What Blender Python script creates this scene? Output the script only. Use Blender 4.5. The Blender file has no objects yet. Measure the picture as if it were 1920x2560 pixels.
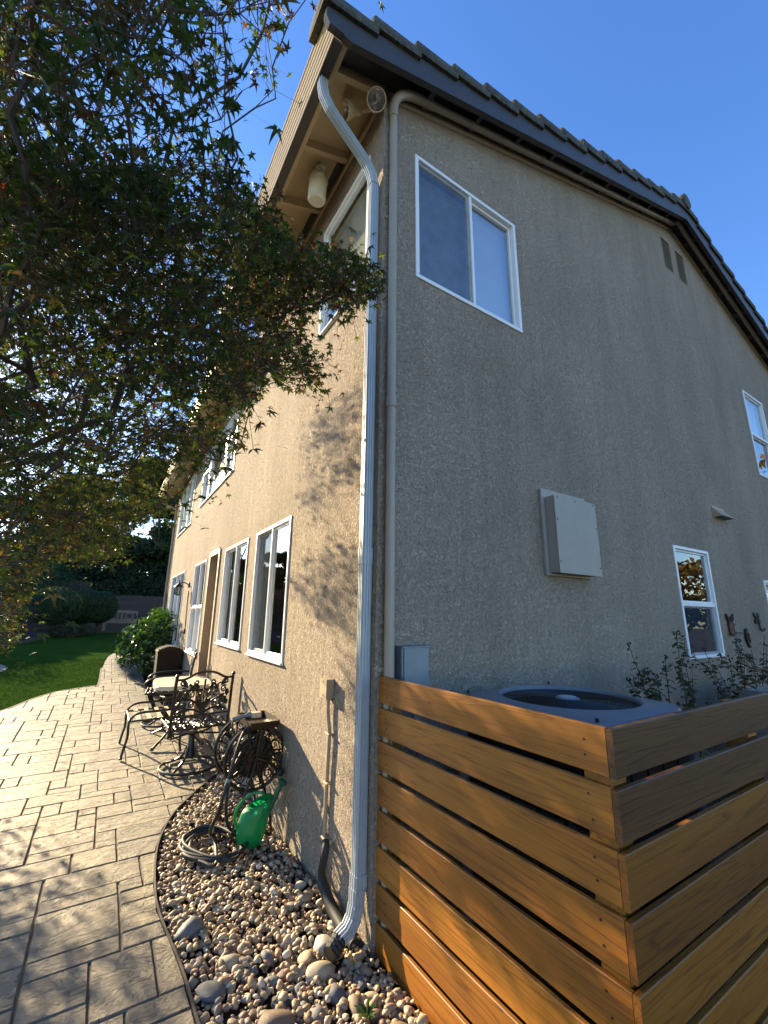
import bpy, bmesh, math, random
import numpy as np
from mathutils import Vector, Matrix
R = math.radians
rnd = random.Random(7)
nrg = np.random.default_rng(11)
SC = bpy.context.scene
COL = SC.collection

# ------------------------------------------------------------------ camera, sky, sun, exposure
CAM = Vector((-1.33764, -2.16945, 1.60))
PIT, ROL, YAW, FPX = R(13.72266), R(0.6995), R(32.49428), 1057.712
_fw = Vector((math.sin(YAW)*math.cos(PIT), math.cos(YAW)*math.cos(PIT), math.sin(PIT)))
_rt = Vector((math.cos(YAW), -math.sin(YAW), 0)); _up = _rt.cross(_fw)
_r2 = _rt*math.cos(ROL)+_up*math.sin(ROL); _u2 = -_rt*math.sin(ROL)+_up*math.cos(ROL)
cd = bpy.data.cameras.new('camera'); cam = bpy.data.objects.new('camera', cd); COL.objects.link(cam)
cd.sensor_fit = 'HORIZONTAL'; cd.sensor_width = 36; cd.lens = 36*FPX/1920
cd.clip_start = .05; cd.clip_end = 600
cam.matrix_world = Matrix(((_r2.x,_u2.x,-_fw.x,CAM.x),(_r2.y,_u2.y,-_fw.y,CAM.y),(_r2.z,_u2.z,-_fw.z,CAM.z),(0,0,0,1)))
SC.camera = cam
SUN_EL, SUN_AZ = R(19.5), math.atan2(-.35, .94)      # azimuth from +Y towards +X
W = bpy.data.worlds.new('World'); SC.world = W; W.use_nodes = True
nt = W.node_tree; bg = nt.nodes['Background']
sk = nt.nodes.new('ShaderNodeTexSky'); sk.sky_type = 'NISHITA'; sk.sun_disc = False
sk.sun_elevation = SUN_EL; sk.sun_rotation = SUN_AZ; sk.altitude = 100; sk.air_density = 1.0; sk.dust_density = .25; sk.ozone_density = 3.0
hs = nt.nodes.new('ShaderNodeHueSaturation'); hs.inputs['Saturation'].default_value = 1.18     # the clear, deep blue of this sky
nt.links.new(sk.outputs[0], hs.inputs['Color']); nt.links.new(hs.outputs[0], bg.inputs[0]); bg.inputs[1].default_value = .112; hs.inputs['Hue'].default_value = .510
sl = bpy.data.lights.new('sun', 'SUN'); sl.energy = 5.0; sl.angle = R(.55); sl.color = (1, .81, .51)
so = bpy.data.objects.new('sun', sl); COL.objects.link(so)
sd = Vector((math.sin(SUN_AZ)*math.cos(SUN_EL), math.cos(SUN_AZ)*math.cos(SUN_EL), math.sin(SUN_EL)))
so.rotation_euler = sd.to_track_quat('Z', 'Y').to_euler(); so.location = sd*30
SC.view_settings.view_transform = 'Standard'; SC.view_settings.look = 'None'
SC.view_settings.exposure = 1.88; SC.view_settings.gamma = 1
SC.cycles.max_bounces = 8; SC.cycles.transparent_max_bounces = 16; SC.cycles.use_denoising = True

# ------------------------------------------------------------------ helpers
def tag(o, label=None, cat=None, group=None, kind=None):
    if label: o['label'] = label
    if cat: o['category'] = cat
    if group: o['group'] = group
    if kind: o['kind'] = kind
    return o
def empty(name, loc=(0,0,0), rz=0, label=None, cat=None, group=None):
    o = bpy.data.objects.new(name, None); COL.objects.link(o); o.location = loc; o.rotation_euler.z = rz
    o.empty_display_size = .1
    return tag(o, label, cat, group)
class MB:
    def __init__(s): s.v = []; s.f = []; s.mi = []; s.m = 0; s.T = None; s.sm = []; s.smooth = False
    def add(s, vs, fs):
        b = len(s.v)
        for v in vs:
            v = Vector(v)
            if s.T is not None: v = s.T @ v
            s.v.append(v)
        for f in fs: s.f.append([b+i for i in f]); s.mi.append(s.m); s.sm.append(s.smooth)
        return s
    def box(s, a, b):
        x0,x1 = sorted((a[0],b[0])); y0,y1 = sorted((a[1],b[1])); z0,z1 = sorted((a[2],b[2]))
        return s.add([(x0,y0,z0),(x1,y0,z0),(x1,y1,z0),(x0,y1,z0),(x0,y0,z1),(x1,y0,z1),(x1,y1,z1),(x0,y1,z1)],
                     [(0,3,2,1),(4,5,6,7),(0,1,5,4),(1,2,6,5),(2,3,7,6),(3,0,4,7)])
    def bbox(s, a, b, c=.004):           # box with chamfered long edges: an octagonal prism along its longest axis
        lo = [min(a[i],b[i]) for i in range(3)]; hi = [max(a[i],b[i]) for i in range(3)]
        ax = max(range(3), key=lambda i: hi[i]-lo[i]); u, v = [i for i in range(3) if i != ax]
        c = min(c, (hi[u]-lo[u])*.3, (hi[v]-lo[v])*.3)
        pr = [(lo[u]+c,lo[v]),(hi[u]-c,lo[v]),(hi[u],lo[v]+c),(hi[u],hi[v]-c),(hi[u]-c,hi[v]),(lo[u]+c,hi[v]),(lo[u],hi[v]-c),(lo[u],lo[v]+c)]
        vs = []
        for e in (lo[ax], hi[ax]):
            for p in pr:
                q = [0,0,0]; q[ax] = e; q[u] = p[0]; q[v] = p[1]; vs.append(q)
        return s.add(vs, [tuple(range(8)), tuple(range(15,7,-1))]+[(i,(i+1)%8,8+(i+1)%8,8+i) for i in range(8)])
    def prism(s, poly, d):               # planar polygon (3D points) extruded by vector d
        n = len(poly); d = Vector(d)
        return s.add([Vector(p) for p in poly]+[Vector(p)+d for p in poly],
                     [tuple(range(n-1,-1,-1)), tuple(range(n,2*n))]+[(i,(i+1)%n,n+(i+1)%n,n+i) for i in range(n)])
    def tube(s, pts, r, n=8, closed=False, cap=True, prof=None):
        pts = [Vector(p) for p in pts]; m = len(pts); rr = r if isinstance(r,(list,tuple)) else [r]*m
        tg = []
        for i in range(m):
            if closed: t = pts[(i+1)%m]-pts[i-1]
            else: t = pts[min(i+1,m-1)]-pts[max(i-1,0)]
            tg.append(t.normalized() if t.length > 1e-9 else Vector((0,0,1)))
        a = Vector((0,0,1)) if abs(tg[0].z) < .9 else Vector((1,0,0))
        N = (a - tg[0]*a.dot(tg[0])).normalized(); vs = []
        for i in range(m):
            N = N - tg[i]*N.dot(tg[i])
            N = N.normalized() if N.length > 1e-6 else tg[i].orthogonal().normalized()
            B = tg[i].cross(N)
            for k in range(n):
                an = 2*math.pi*k/n; vs.append(pts[i]+(N*math.cos(an)+B*math.sin(an))*rr[i])
        fs = [(i*n+k, i*n+(k+1)%n, ((i+1)%m)*n+(k+1)%n, ((i+1)%m)*n+k) for i in range(m if closed else m-1) for k in range(n)]
        if not closed and cap: fs += [tuple(range(n-1,-1,-1)), tuple((m-1)*n+k for k in range(n))]
        return s.add(vs, fs)
    def cyl(s, a, b, r, n=20, r2=None): return s.tube([a,b], [r, r if r2 is None else r2], n)
    def sweep(s, rings, cap=True):       # list of equal-length point rings
        n = len(rings[0]); m = len(rings); vs = [p for r_ in rings for p in r_]
        fs = [(i*n+k, i*n+(k+1)%n, (i+1)*n+(k+1)%n, (i+1)*n+k) for i in range(m-1) for k in range(n)]
        if cap: fs += [tuple(range(n-1,-1,-1)), tuple((m-1)*n+k for k in range(n))]
        return s.add(vs, fs)
    def lathe(s, prof, c, axis=(0,0,1), n=24, cap=True):
        ax = Vector(axis).normalized(); u = ax.orthogonal().normalized(); w = ax.cross(u); c = Vector(c)
        return s.sweep([[c+ax*h+(u*math.cos(2*math.pi*k/n)+w*math.sin(2*math.pi*k/n))*max(r,1e-4) for k in range(n)] for r,h in prof], cap)
    def ring(s, c, r, t, axis=(0,0,1), n=40, k=6, ry=None):
        ax = Vector(axis).normalized(); u = Vector((1,0,0)) if abs(ax.x) < .9 else Vector((0,1,0))
        u = (u-ax*u.dot(ax)).normalized(); w = ax.cross(u); c = Vector(c); ry = ry or r
        return s.tube([c+u*math.cos(2*math.pi*i/n)*r+w*math.sin(2*math.pi*i/n)*ry for i in range(n)], t, k, closed=True)
    def build(s, name, mats, parent=None, smooth=None, loc=None):
        me = bpy.data.meshes.new(name); me.from_pydata([tuple(v) for v in s.v], [], s.f)
        for m in (mats if isinstance(mats,(list,tuple)) else [mats]): me.materials.append(m)
        for p, mi, sm in zip(me.polygons, s.mi, s.sm): p.material_index = mi; p.use_smooth = sm if smooth is None else smooth
        me.validate(); me.update()
        if smooth: me.set_sharp_from_angle(angle=R(38))
        o = bpy.data.objects.new(name, me); COL.objects.link(o)
        if parent: o.parent = parent
        if loc: o.location = loc
        return o
def npmesh(name, V, F, mats, parent=None, cols=None, mi=None, smooth=False):     # V (n,3) F (m,k)
    me = bpy.data.meshes.new(name); V = np.asarray(V, np.float32); F = np.asarray(F, np.int32); k = F.shape[1]
    me.vertices.add(len(V)); me.vertices.foreach_set('co', V.ravel())
    me.loops.add(F.size); me.loops.foreach_set('vertex_index', F.ravel())
    me.polygons.add(len(F)); me.polygons.foreach_set('loop_start', np.arange(0, F.size, k, dtype=np.int32))
    try: me.polygons.foreach_set('loop_total', np.full(len(F), k, dtype=np.int32))
    except Exception: pass
    for m in (mats if isinstance(mats,(list,tuple)) else [mats]): me.materials.append(m)
    if mi is not None: me.polygons.foreach_set('material_index', np.asarray(mi, np.int32))
    me.polygons.foreach_set('use_smooth', np.full(len(F), smooth, dtype=bool))
    me.update(calc_edges=True)
    if cols is not None:
        at = me.color_attributes.new('col', 'FLOAT_COLOR', 'POINT')
        at.data.foreach_set('color', np.concatenate([cols, np.ones((len(cols),1))],1).astype(np.float32).ravel())
    o = bpy.data.objects.new(name, me); COL.objects.link(o)
    if parent: o.parent = parent
    return o
def spline(pts, k=6, closed=False):
    P = [Vector(p) for p in pts]; n = len(P); out = []
    for i in range(n if closed else n-1):
        g = (lambda j: P[j % n]) if closed else (lambda j: P[max(0,min(n-1,j))])
        p0,p1,p2,p3 = g(i-1),g(i),g(i+1),g(i+2)
        for j in range(k):
            t = j/k; out.append(.5*((2*p1)+(p2-p0)*t+(2*p0-5*p1+4*p2-p3)*t*t+(3*p1-p0-3*p2+p3)*t**3))
    if not closed: out.append(P[-1])
    return out
GY=[-50,3.5,5,7,9,11,14,20,24,34,50,90]; GZ=[0,0,.06,.19,.34,.5,.66,.78,.85,2.6,4.5,6]
def gz(y): return float(np.interp(y, GY, GZ))

# ------------------------------------------------------------------ materials
class NT:
    def __init__(s, name):
        s.mat = bpy.data.materials.new(name); s.mat.use_nodes = True; s.t = s.mat.node_tree
        s.b = s.t.nodes['Principled BSDF']; s.out = s.t.nodes['Material Output']
    def n(s, typ, **kw):
        nd = s.t.nodes.new('ShaderNode'+typ)
        for k, v in kw.items():
            if k.startswith('i_'):
                key = k[2:]; nd.inputs[int(key) if key.isdigit() else key.replace('_',' ')].default_value = v
            else: setattr(nd, k, v)
        return nd
    def l(s, a, b): s.t.links.new(a, b)
    def set(s, **kw):
        for k, v in kw.items(): s.b.inputs[k.replace('_',' ')].default_value = v
    def coord(s, scale=(1,1,1), which='Object', rot=(0,0,0), rndoff=False):
        c = s.n('TexCoord'); m = s.n('Mapping'); m.inputs['Scale'].default_value = scale; m.inputs['Rotation'].default_value = rot
        s.l(c.outputs[which], m.inputs[0])
        if rndoff:
            oi = s.n('ObjectInfo'); mu = s.n('VectorMath', operation='SCALE'); mu.inputs[0].default_value = (37, 19, 53)
            s.l(oi.outputs['Random'], mu.inputs['Scale']); ad = s.n('VectorMath', operation='ADD')
            s.l(m.outputs[0], ad.inputs[0]); s.l(mu.outputs[0], ad.inputs[1]); return ad.outputs[0]
        return m.outputs[0]
    def noise(s, vec, scale, detail=4, rough=.55, dist=0):
        n = s.n('TexNoise'); n.inputs['Scale'].default_value = scale; n.inputs['Detail'].default_value = detail
        n.inputs['Roughness'].default_value = rough; n.inputs['Distortion'].default_value = dist
        if vec is not None: s.l(vec, n.inputs['Vector'])
        return n
    def ramp(s, fac, stops, interp='LINEAR'):
        r = s.n('ValToRGB'); e = r.color_ramp.elements; r.color_ramp.interpolation = interp
        while len(e) < len(stops): e.new(.5)
        for el, (p, c) in zip(e, stops): el.position = p; el.color = (c[0],c[1],c[2],1) if not isinstance(c,(int,float)) else (c,c,c,1)
        s.l(fac, r.inputs[0]); return r.outputs[0]
    def mix(s, f, a, b, blend='MIX'):
        m = s.n('MixRGB', blend_type=blend)
        for i, x in ((0,f),(1,a),(2,b)):
            if isinstance(x, (int,float)): m.inputs[i].default_value = x if i == 0 else (x,x,x,1)
            elif isinstance(x, tuple): m.inputs[i].default_value = (*x[:3],1)
            else: s.l(x, m.inputs[i])
        return m.outputs[0]
    def bump(s, h, strength=.5, dist=.01, prev=None):
        b = s.n('Bump'); b.inputs['Strength'].default_value = strength; b.inputs['Distance'].default_value = dist
        s.l(h, b.inputs['Height'])
        if prev is not None: s.l(prev, b.inputs['Normal'])
        return b.outputs[0]
    def fin(s, col=None, nrm=None, rough=None):
        if col is not None: s.l(col, s.b.inputs['Base Color'])
        if nrm is not None: s.l(nrm, s.b.inputs['Normal'])
        if rough is not None: s.l(rough, s.b.inputs['Roughness'])
        return s.mat
def paint(name, c, rough=.5, metal=0, var=.12, bump=.15, scale=30, spec=.5):
    m = NT(name); v = m.coord(); n = m.noise(v, scale*.25, 5, .6); n2 = m.noise(v, scale*6, 2)
    k = m.ramp(n.outputs[0], [(.3, tuple(x*(1-var) for x in c)), (.7, tuple(min(1,x*(1+var)) for x in c))])
    m.set(Roughness=rough, Metallic=metal); m.b.inputs['Specular IOR Level'].default_value = spec
    return m.fin(k, m.bump(n2.outputs[0], bump, .0015))
def stucco():
    m = NT('stucco'); v = m.coord()
    wob = m.noise(v, 14, 2); vv = m.mix(.035, v, wob.outputs['Color'], 'ADD')
    a = m.noise(vv, 58, 3, .6, 1.1); plate = m.ramp(a.outputs[0], [(.36,0),(.50,.75),(.64,1)])
    fine = m.noise(v, 240, 2)
    big = m.noise(m.coord((1,1,.35)), 1.3, 5, .62)
    col = m.ramp(big.outputs[0], [(.30,(.375,.300,.222)),(.52,(.450,.365,.275)),(.72,(.52,.425,.325))])
    col = m.mix(m.ramp(plate, [(0,.28),(.75,0)]), col, (.275,.205,.145))  # hollows between plates tinted darker: relief shade put into the colour
    st = m.noise(m.coord((9,9,.5)), 1, 4, .6); col = m.mix(m.ramp(st.outputs[0],[(.50,0),(.72,.5)]), col, (.35,.27,.195))
    rk_ = m.noise(m.coord((1,1,.55)), 24, 3, .6, .8); n0 = m.bump(rk_.outputs[0], 1.0, .045); n1 = m.bump(plate, 1.0, .014, n0); n2 = m.bump(fine.outputs[0], .8, .005, n1)
    m.set(Roughness=.92); m.b.inputs['Specular IOR Level'].default_value = .25
    return m.fin(col, n2)
def wood(name, ca, cb, cc, rough=.55):
    m = NT(name); v = m.coord((1,1,1), rndoff=True)
    mp = m.n('Mapping'); mp.inputs['Scale'].default_value = (.42, 9, 9); m.l(v, mp.inputs[0])
    w = m.noise(mp.outputs[0], 1.2, 3, .5, .6)
    ml = m.n('Math', operation='MULTIPLY'); ml.inputs[1].default_value = 11; m.l(w.outputs[0], ml.inputs[0])
    fr = m.n('Math', operation='FRACT'); m.l(ml.outputs[0], fr.inputs[0])
    ring = m.ramp(fr.outputs[0], [(0,.15),(.70,.0),(.93,1),(1,.2)])
    mp2 = m.n('Mapping'); mp2.inputs['Scale'].default_value = (5, 160, 160); m.l(v, mp2.inputs[0]); fib = m.noise(mp2.outputs[0], 1, 3, .6)
    big = m.noise(mp.outputs[0], .7, 3)
    col = m.ramp(big.outputs[0], [(.3,ca),(.7,cb)])
    col = m.mix(m.mix(1.0, ring, .66, 'MULTIPLY'), col, cc)
    col = m.mix(m.ramp(fib.outputs[0], [(.35,.35),(.6,0)]), col, tuple(x*.5 for x in ca))
    oi = m.n('ObjectInfo'); hs = m.n('HueSaturation'); m.l(col, hs.inputs['Color'])
    m.l(m.ramp(oi.outputs['Random'], [(0,.60),(.5,.95),(1,1.2)]), hs.inputs['Value'])
    vd = m.n('TexVoronoi'); vd.inputs['Scale'].default_value = 1; mp3 = m.n('Mapping'); mp3.inputs['Scale'].default_value = (3.3,9,9); m.l(v, mp3.inputs[0]); m.l(mp3.outputs[0], vd.inputs['Vector'])
    knot = m.ramp(vd.outputs['Distance'], [(.025,1),(.06,0)])
    c2 = m.mix(m.mix(1.0, knot, .6, 'MULTIPLY'), hs.outputs[0], tuple(x*.45 for x in cc))
    m.set(Roughness=rough)
    return m.fin(c2, m.bump(fib.outputs[0], .35, .0015, m.bump(ring, .18, .001)))
def foliage(name, cols, trans=.4, rough=.5, attr=False, tint=(1,1,1), spec=.4):
    m = NT(name)
    if attr:
        a = m.n('Attribute', attribute_name='col'); c = a.outputs['Color']
    else:
        g = m.n('NewGeometry'); c = m.ramp(g.outputs['Random Per Island'], cols)
    d = m.b; d.inputs['Specular IOR Level'].default_value = spec; m.l(c, d.inputs['Base Color']); d.inputs['Roughness'].default_value = rough
    tr = m.n('BsdfTranslucent'); br = m.mix(1.0, c, tint, 'MULTIPLY'); m.l(br, tr.inputs[0])
    mx = m.n('MixShader'); mx.inputs[0].default_value = trans
    m.l(d.outputs[0], mx.inputs[1]); m.l(tr.outputs[0], mx.inputs[2]); m.l(mx.outputs[0], m.out.inputs[0])
    return m.mat
def glass(name, tint=(1,1,1), r0=.12, rough=0.0):
    m = NT(name); lw = m.n('LayerWeight'); lw.inputs[0].default_value = .5
    pw = m.n('Math', operation='POWER'); m.l(lw.outputs['Facing'], pw.inputs[0]); pw.inputs[1].default_value = 4
    ma = m.n('Math', operation='MULTIPLY_ADD'); m.l(pw.outputs[0], ma.inputs[0]); ma.inputs[1].default_value = 1-r0; ma.inputs[2].default_value = r0
    tr = m.n('BsdfTransparent'); tr.inputs[0].default_value = (*tint,1)
    gl = m.n('BsdfGlossy'); gl.inputs['Roughness'].default_value = rough; gl.inputs[0].default_value = (1,1,1,1)
    wv = m.noise(m.coord(), 3.0, 2); m.l(m.bump(wv.outputs[0], .05, .004), gl.inputs['Normal'])
    mx = m.n('MixShader'); m.l(ma.outputs[0], mx.inputs[0]); m.l(tr.outputs[0], mx.inputs[1]); m.l(gl.outputs[0], mx.inputs[2])
    m.l(mx.outputs[0], m.out.inputs[0]); return m.mat
def screen(name, c=(.05,.055,.06), op=.45):
    m = NT(name); v = m.coord((1,1,1)); tr = m.n('BsdfTransparent'); df = m.n('BsdfDiffuse'); df.inputs[0].default_value = (*c,1)
    n = m.noise(v, 9, 2); f = m.ramp(n.outputs[0], [(.3,op-.06),(.7,op+.06)])
    mx = m.n('MixShader'); m.l(f, mx.inputs[0]); m.l(tr.outputs[0], mx.inputs[1]); m.l(df.outputs[0], mx.inputs[2])
    m.l(mx.outputs[0], m.out.inputs[0]); return m.mat

M = {}
M['stucco'] = stucco()
M['white'] = paint('white_vinyl', (.76,.76,.74), .38, var=.04, bump=.05)
M['cream'] = paint('cream_paint', (.55,.45,.31), .5, var=.06)
M['tan'] = paint('tan_paint', (.36,.27,.17), .6, var=.07)
M['eave'] = paint('eave_paint', (.40,.30,.17), .6, var=.07, bump=.25)
M['dark_trim'] = paint('dark_trim_paint', (.040,.034,.029), .5, var=.12)
M['pipe'] = paint('pipe_paint', (.33,.27,.20), .42, var=.06, bump=.05)
M['galv'] = paint('downspout_enamel', (.36,.39,.405), .45, metal=.1, var=.08, bump=.1)
M['black'] = paint('black_rubber', (.012,.013,.012), .62, var=.2, bump=.3)
M['iron'] = paint('bronze_aluminium', (.030,.026,.021), .36, metal=.35, var=.25, bump=.35)
M['reel'] = paint('bronze_reel', (.035,.024,.015), .4, metal=.5, var=.3, bump=.3)
M['ac'] = paint('grey_enamel', (.20,.215,.235), .38, metal=.2, var=.06, bump=.08)
M['ac_dark'] = paint('dark_grille', (.022,.024,.028), .42, metal=.2, var=.2, bump=.1)
M['steel'] = paint('grey_steel', (.17,.205,.235), .42, metal=.3, var=.12)
M['beige_box'] = paint('beige_box_paint', (.31,.275,.225), .5, var=.05, bump=.08)
M['spk'] = paint('speaker_plastic', (.58,.53,.40), .45, var=.05)
M['brownbin'] = paint('brown_resin', (.022,.016,.011), .85, var=.12, spec=.15)  # brown darkened further so the colour carries the shade around the bin
M['tabletop'] = paint('cream_tabletop', (.60,.52,.38), .4, var=.07)
M['rust'] = paint('rusty_metal', (.10,.035,.022), .65, metal=.3, var=.5, bump=.5, scale=60)
M['dkmetal'] = paint('dark_metal', (.03,.026,.024), .5, metal=.4, var=.3)
M['bronze_door'] = paint('brown_door', (.16,.085,.045), .4, var=.15)
M['blind'] = paint('blind_slats', (.72,.69,.63), .55, var=.04)
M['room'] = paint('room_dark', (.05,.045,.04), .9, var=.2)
M['glass'] = glass('window_glass', (.80,.86,.84), .10)
M['glass_sky'] = glass('coated_window_glass', (.85,.90,.95), .34)
M['screen'] = screen('insect_screen', (.055,.075,.095), .40)
M['lens'] = glass('lamp_lens', (.55,.62,.6), .12, .05)
M['stone_bench'] = paint('bench_wood', (.22,.17,.12), .7, var=.2, bump=.4)
M['fence_wood'] = wood('old_fence_wood', (.045,.034,.026), (.085,.064,.05), (.03,.022,.017), .9)
M['grey_wood'] = wood('weathered_wood', (.17,.16,.14), (.25,.235,.21), (.11,.10,.09), .85)
M['cedar'] = wood('cedar_stain', (.270,.090,.006), (.390,.150,.012), (.085,.022,.003), .5)
M['cedar_dark'] = wood('cedar_heartwood', (.085,.036,.011), (.14,.062,.018), (.030,.011,.004), .42)
M['bark'] = paint('maple_bark', (.060,.045,.035), .8, var=.35, bump=.8, scale=60)
M['twig'] = paint('shrub_twig', (.055,.036,.026), .8, var=.3, bump=.5)
M['edge'] = paint('edging_plastic', (.045,.032,.022), .7, var=.3, bump=.5)
def chrome():
    m = NT('reflector'); m.set(Metallic=1.0, Roughness=.12); m.b.inputs['Base Color'].default_value = (.8,.8,.78,1)
    n = m.noise(m.coord(), 30, 2); return m.fin(None, m.bump(n.outputs[0], .4, .01))
M['chrome'] = chrome()
def bulb():
    m = NT('lit_bulb'); m.set(Emission_Strength=9.0); m.b.inputs['Emission Color'].default_value = (1,.55,.16,1); return m.mat
M['bulb'] = bulb()
# ------------------------------------------------------------------ the house
house = empty('house', (0,0,0), label='two storey tan stucco house with dark tiled gable roof and white framed windows', cat='house')
SLP = .347
def zs(x): return 5.79 + SLP*min(x, 10.52-x)            # roof underside height at x
YN, YF = 3.3, 10.8                                       # where the taller eave ends, far end of the house
def ztopL(y): return 5.79 if y < YN else 5.32-(y-YN)*.06
LW = {'L1':(1.51,2.593,1.195,2.49),'L2':(2.93,4.13,1.215,2.49),'door':(4.48,5.19,.12,2.545),'L3':(5.49,6.6,.93,2.49),'L4':(7.9,9.95,.95,2.49),
      'U0':(.20,1.10,4.11,5.315),'U1':(4.16,6.9,3.70,4.75),'U2':(7.95,10.1,3.54,4.80)}
RW = {'R1':(.302,1.513,4.112,5.324),'R2':(3.795,4.657,1.194,2.39),'R4':(7.08,7.95,3.831,5.324),'R5':(6.32,7.35,.95,2.14),
      'V1':(4.887,5.176,6.633,7.19),'V2':(5.328,5.624,6.633,7.19)}
def wall_mesh(mb, mapf, u0, u1, top, holes, reveal, extra=()):
    us = sorted({u0, u1, *extra, *[h[0] for h in holes], *[h[1] for h in holes]})
    for a, b in zip(us, us[1:]):
        hs = sorted([h for h in holes if h[0] <= a+1e-6 and h[1] >= b-1e-6], key=lambda h: h[2]); z = -.1
        for h in hs:
            mb.add([mapf(a,0,z),mapf(b,0,z),mapf(b,0,h[2]),mapf(a,0,h[2])], [(0,1,2,3)]); z = h[3]
        mb.add([mapf(a,0,z),mapf(b,0,z),mapf(b,0,top(b-1e-5)),mapf(a,0,top(a+1e-5))], [(0,1,2,3)])
    for h in holes:
        a,b,c,d = h; r = reveal
        for p, q in (((a,c),(b,c)),((b,c),(b,d)),((b,d),(a,d)),((a,d),(a,c))):
            mb.add([mapf(p[0],0,p[1]),mapf(q[0],0,q[1]),mapf(q[0],r,q[1]),mapf(p[0],r,p[1])], [(0,1,2,3)])
mL = lambda u,d,z: (d,u,z)
mR = lambda u,d,z: (u,d,z)
w = MB()
wall_mesh(w, mL, 0, YF, ztopL, list(LW.values()), .14, (YN,))
wall_mesh(w, mR, 0, 10.52, zs, list(RW.values()), .14, (5.26,))
w.add([(0,YF,-.1),(10.52,YF,-.1),(10.52,YF,5.79),(5.26,YF,7.6),(0,YF,4.9)], [(0,1,2,3,4)])
w.add([(10.52,0,-.1),(10.52,YF,-.1),(10.52,YF,5.79),(10.52,0,5.79)], [(0,1,2,3)])
w.add([(0,YN,5.79),(0,YN,5.32),(.3,YN,5.32),(.3,YN,5.9)], [(0,1,2,3)])
w.box((-.006,-.006,0),(.05,.0,5.6)); w.box((-.006,.0,0),(.0,.05,5.6))      # corner bead
w.build('wall', M['stucco'], house)
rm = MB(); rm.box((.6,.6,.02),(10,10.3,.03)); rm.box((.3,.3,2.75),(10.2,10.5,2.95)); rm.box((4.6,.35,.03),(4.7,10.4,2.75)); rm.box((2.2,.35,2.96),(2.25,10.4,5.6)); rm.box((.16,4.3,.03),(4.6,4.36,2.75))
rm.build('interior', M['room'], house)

def window(key, wall, style, blinds=None, mull=None, rail=None, gl='glass', scr=None, panels=None, name='window', label=None):
    mp = mL if wall == 'L' else mR
    u0,u1,z0,z1 = (LW if wall == 'L' else RW)[key]
    fw_ = .034; root = MB(); 
    B = lambda mb,a,b,c,d,d0,d1: mb.bbox(mp(a,d0,c), mp(b,d1,d), .003)
    o0, o1 = -.012, .06
    def frame(mb,a,b,c,d,t,d0,d1):
        B(mb,a,b,c,c+t,d0,d1); B(mb,a,b,d-t,d,d0,d1); B(mb,a,a+t,c+t,d-t,d0,d1); B(mb,b-t,b,c+t,d-t,d0,d1)
    frame(root,u0,u1,z0,z1,fw_,o0,o1)
    if wall == 'L': B(root,u0-.01,u1+.01,z0-.02,z0-.001,-.03,.05)
    win = root.build(name, M['white'], house)
    if label: win['label'] = label
    gp = []                                             # pane cells: (a,b,c,d, depth)
    a,b,c,d = u0+fw_,u1-fw_,z0+fw_,z1-fw_
    sash = MB()
    us = [a]+[m for m in (mull or [])]+[b]
    for i in range(len(us)-1):
        p, q = us[i]+(.014 if i else 0), us[i+1]-(.014 if i < len(us)-2 else 0)
        rl = rail if (rail and (panels is None or i in panels)) else None
        if rl: gp += [(p,q,c,rl-.016,.040),(p,q,rl+.016,d,.026)]
        else: gp.append((p,q,c,d,.022+.016*(i % 2)))
    for m in (mull or []): B(sash,m-.014,m+.014,c,d,-.006,.055)
    for i in range(len(us)-1):
        if rail and (panels is None or i in panels): B(sash,us[i]+.002,us[i+1]-.002,rail-.022,rail+.022,-.003,.05)
    for (p,q,r_,s_,dp) in gp: frame(sash,p+.001,q-.001,r_+.001,s_-.001,.022,dp-.012,dp+.014)
    sash.build('sash', M['white'], win)
    for i,(p,q,r_,s_,dp) in enumerate(gp):
        g = MB(); g.add([mp(p+.02,dp,r_+.02),mp(q-.02,dp,r_+.02),mp(q-.02,dp,s_-.02),mp(p+.02,dp,s_-.02)],[(0,1,2,3)]); g.build('pane', M[gl if not isinstance(gl,list) else gl[i]], win)
        if scr and i in scr:
            g = MB(); g.add([mp(p+.004,dp-.017,r_+.004),mp(q-.004,dp-.017,r_+.004),mp(q-.004,dp-.017,s_-.004),mp(p+.004,dp-.017,s_-.004)],[(0,1,2,3)]); g.build('insect_screen', M['screen'], win)
    if blinds:
        bm = MB()
        for (a_,b_,c_,d_) in blinds:
            zz = d_
            bm.box(mp(a_,.085,d_-.03), mp(b_,.125,d_))
            zz = d_-.04
            while zz > c_:
                tl = .016
                bm.add([mp(a_,.100,zz-tl),mp(b_,.100,zz-tl),mp(b_,.107,zz+tl),mp(a_,.107,zz+tl)], [(0,1,2,3)]); zz -= .030
            a2,b2 = (u0 if a_-u0 < .06 else a_), (u1 if u1-b_ < .06 else b_); bm.add([mp(a2,.125,c_-.02),mp(b2,.125,c_-.02),mp(b2,.125,d_),mp(a2,.125,d_)], [(0,1,2,3)])
        bm.build('blind', M['blind'], win)
    return win
window('L1','L','slide',mull=[2.05],scr=[1])
window('L2','L','slide',mull=[3.50],blinds=[(3.75,4.1,1.25,2.46)])
window('L3','L','hung',mull=[6.04],rail=1.70,blinds=[(5.52,6.57,.96,1.72)])
window('L4','L','slide',mull=[8.6,9.2])
window('U0','L','slide',blinds=[(.23,1.07,4.14,5.29)])
window('U1','L','hung',mull=[4.80,4.90,6.16,6.26],rail=4.37,panels=(0,4),blinds=[(4.19,4.78,3.73,4.72),(4.92,6.14,3.73,4.72),(6.28,6.87,3.73,4.72)])
window('U2','L','slide',mull=[8.6,9.4],blinds=[(7.98,10.07,3.57,4.77)])
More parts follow.
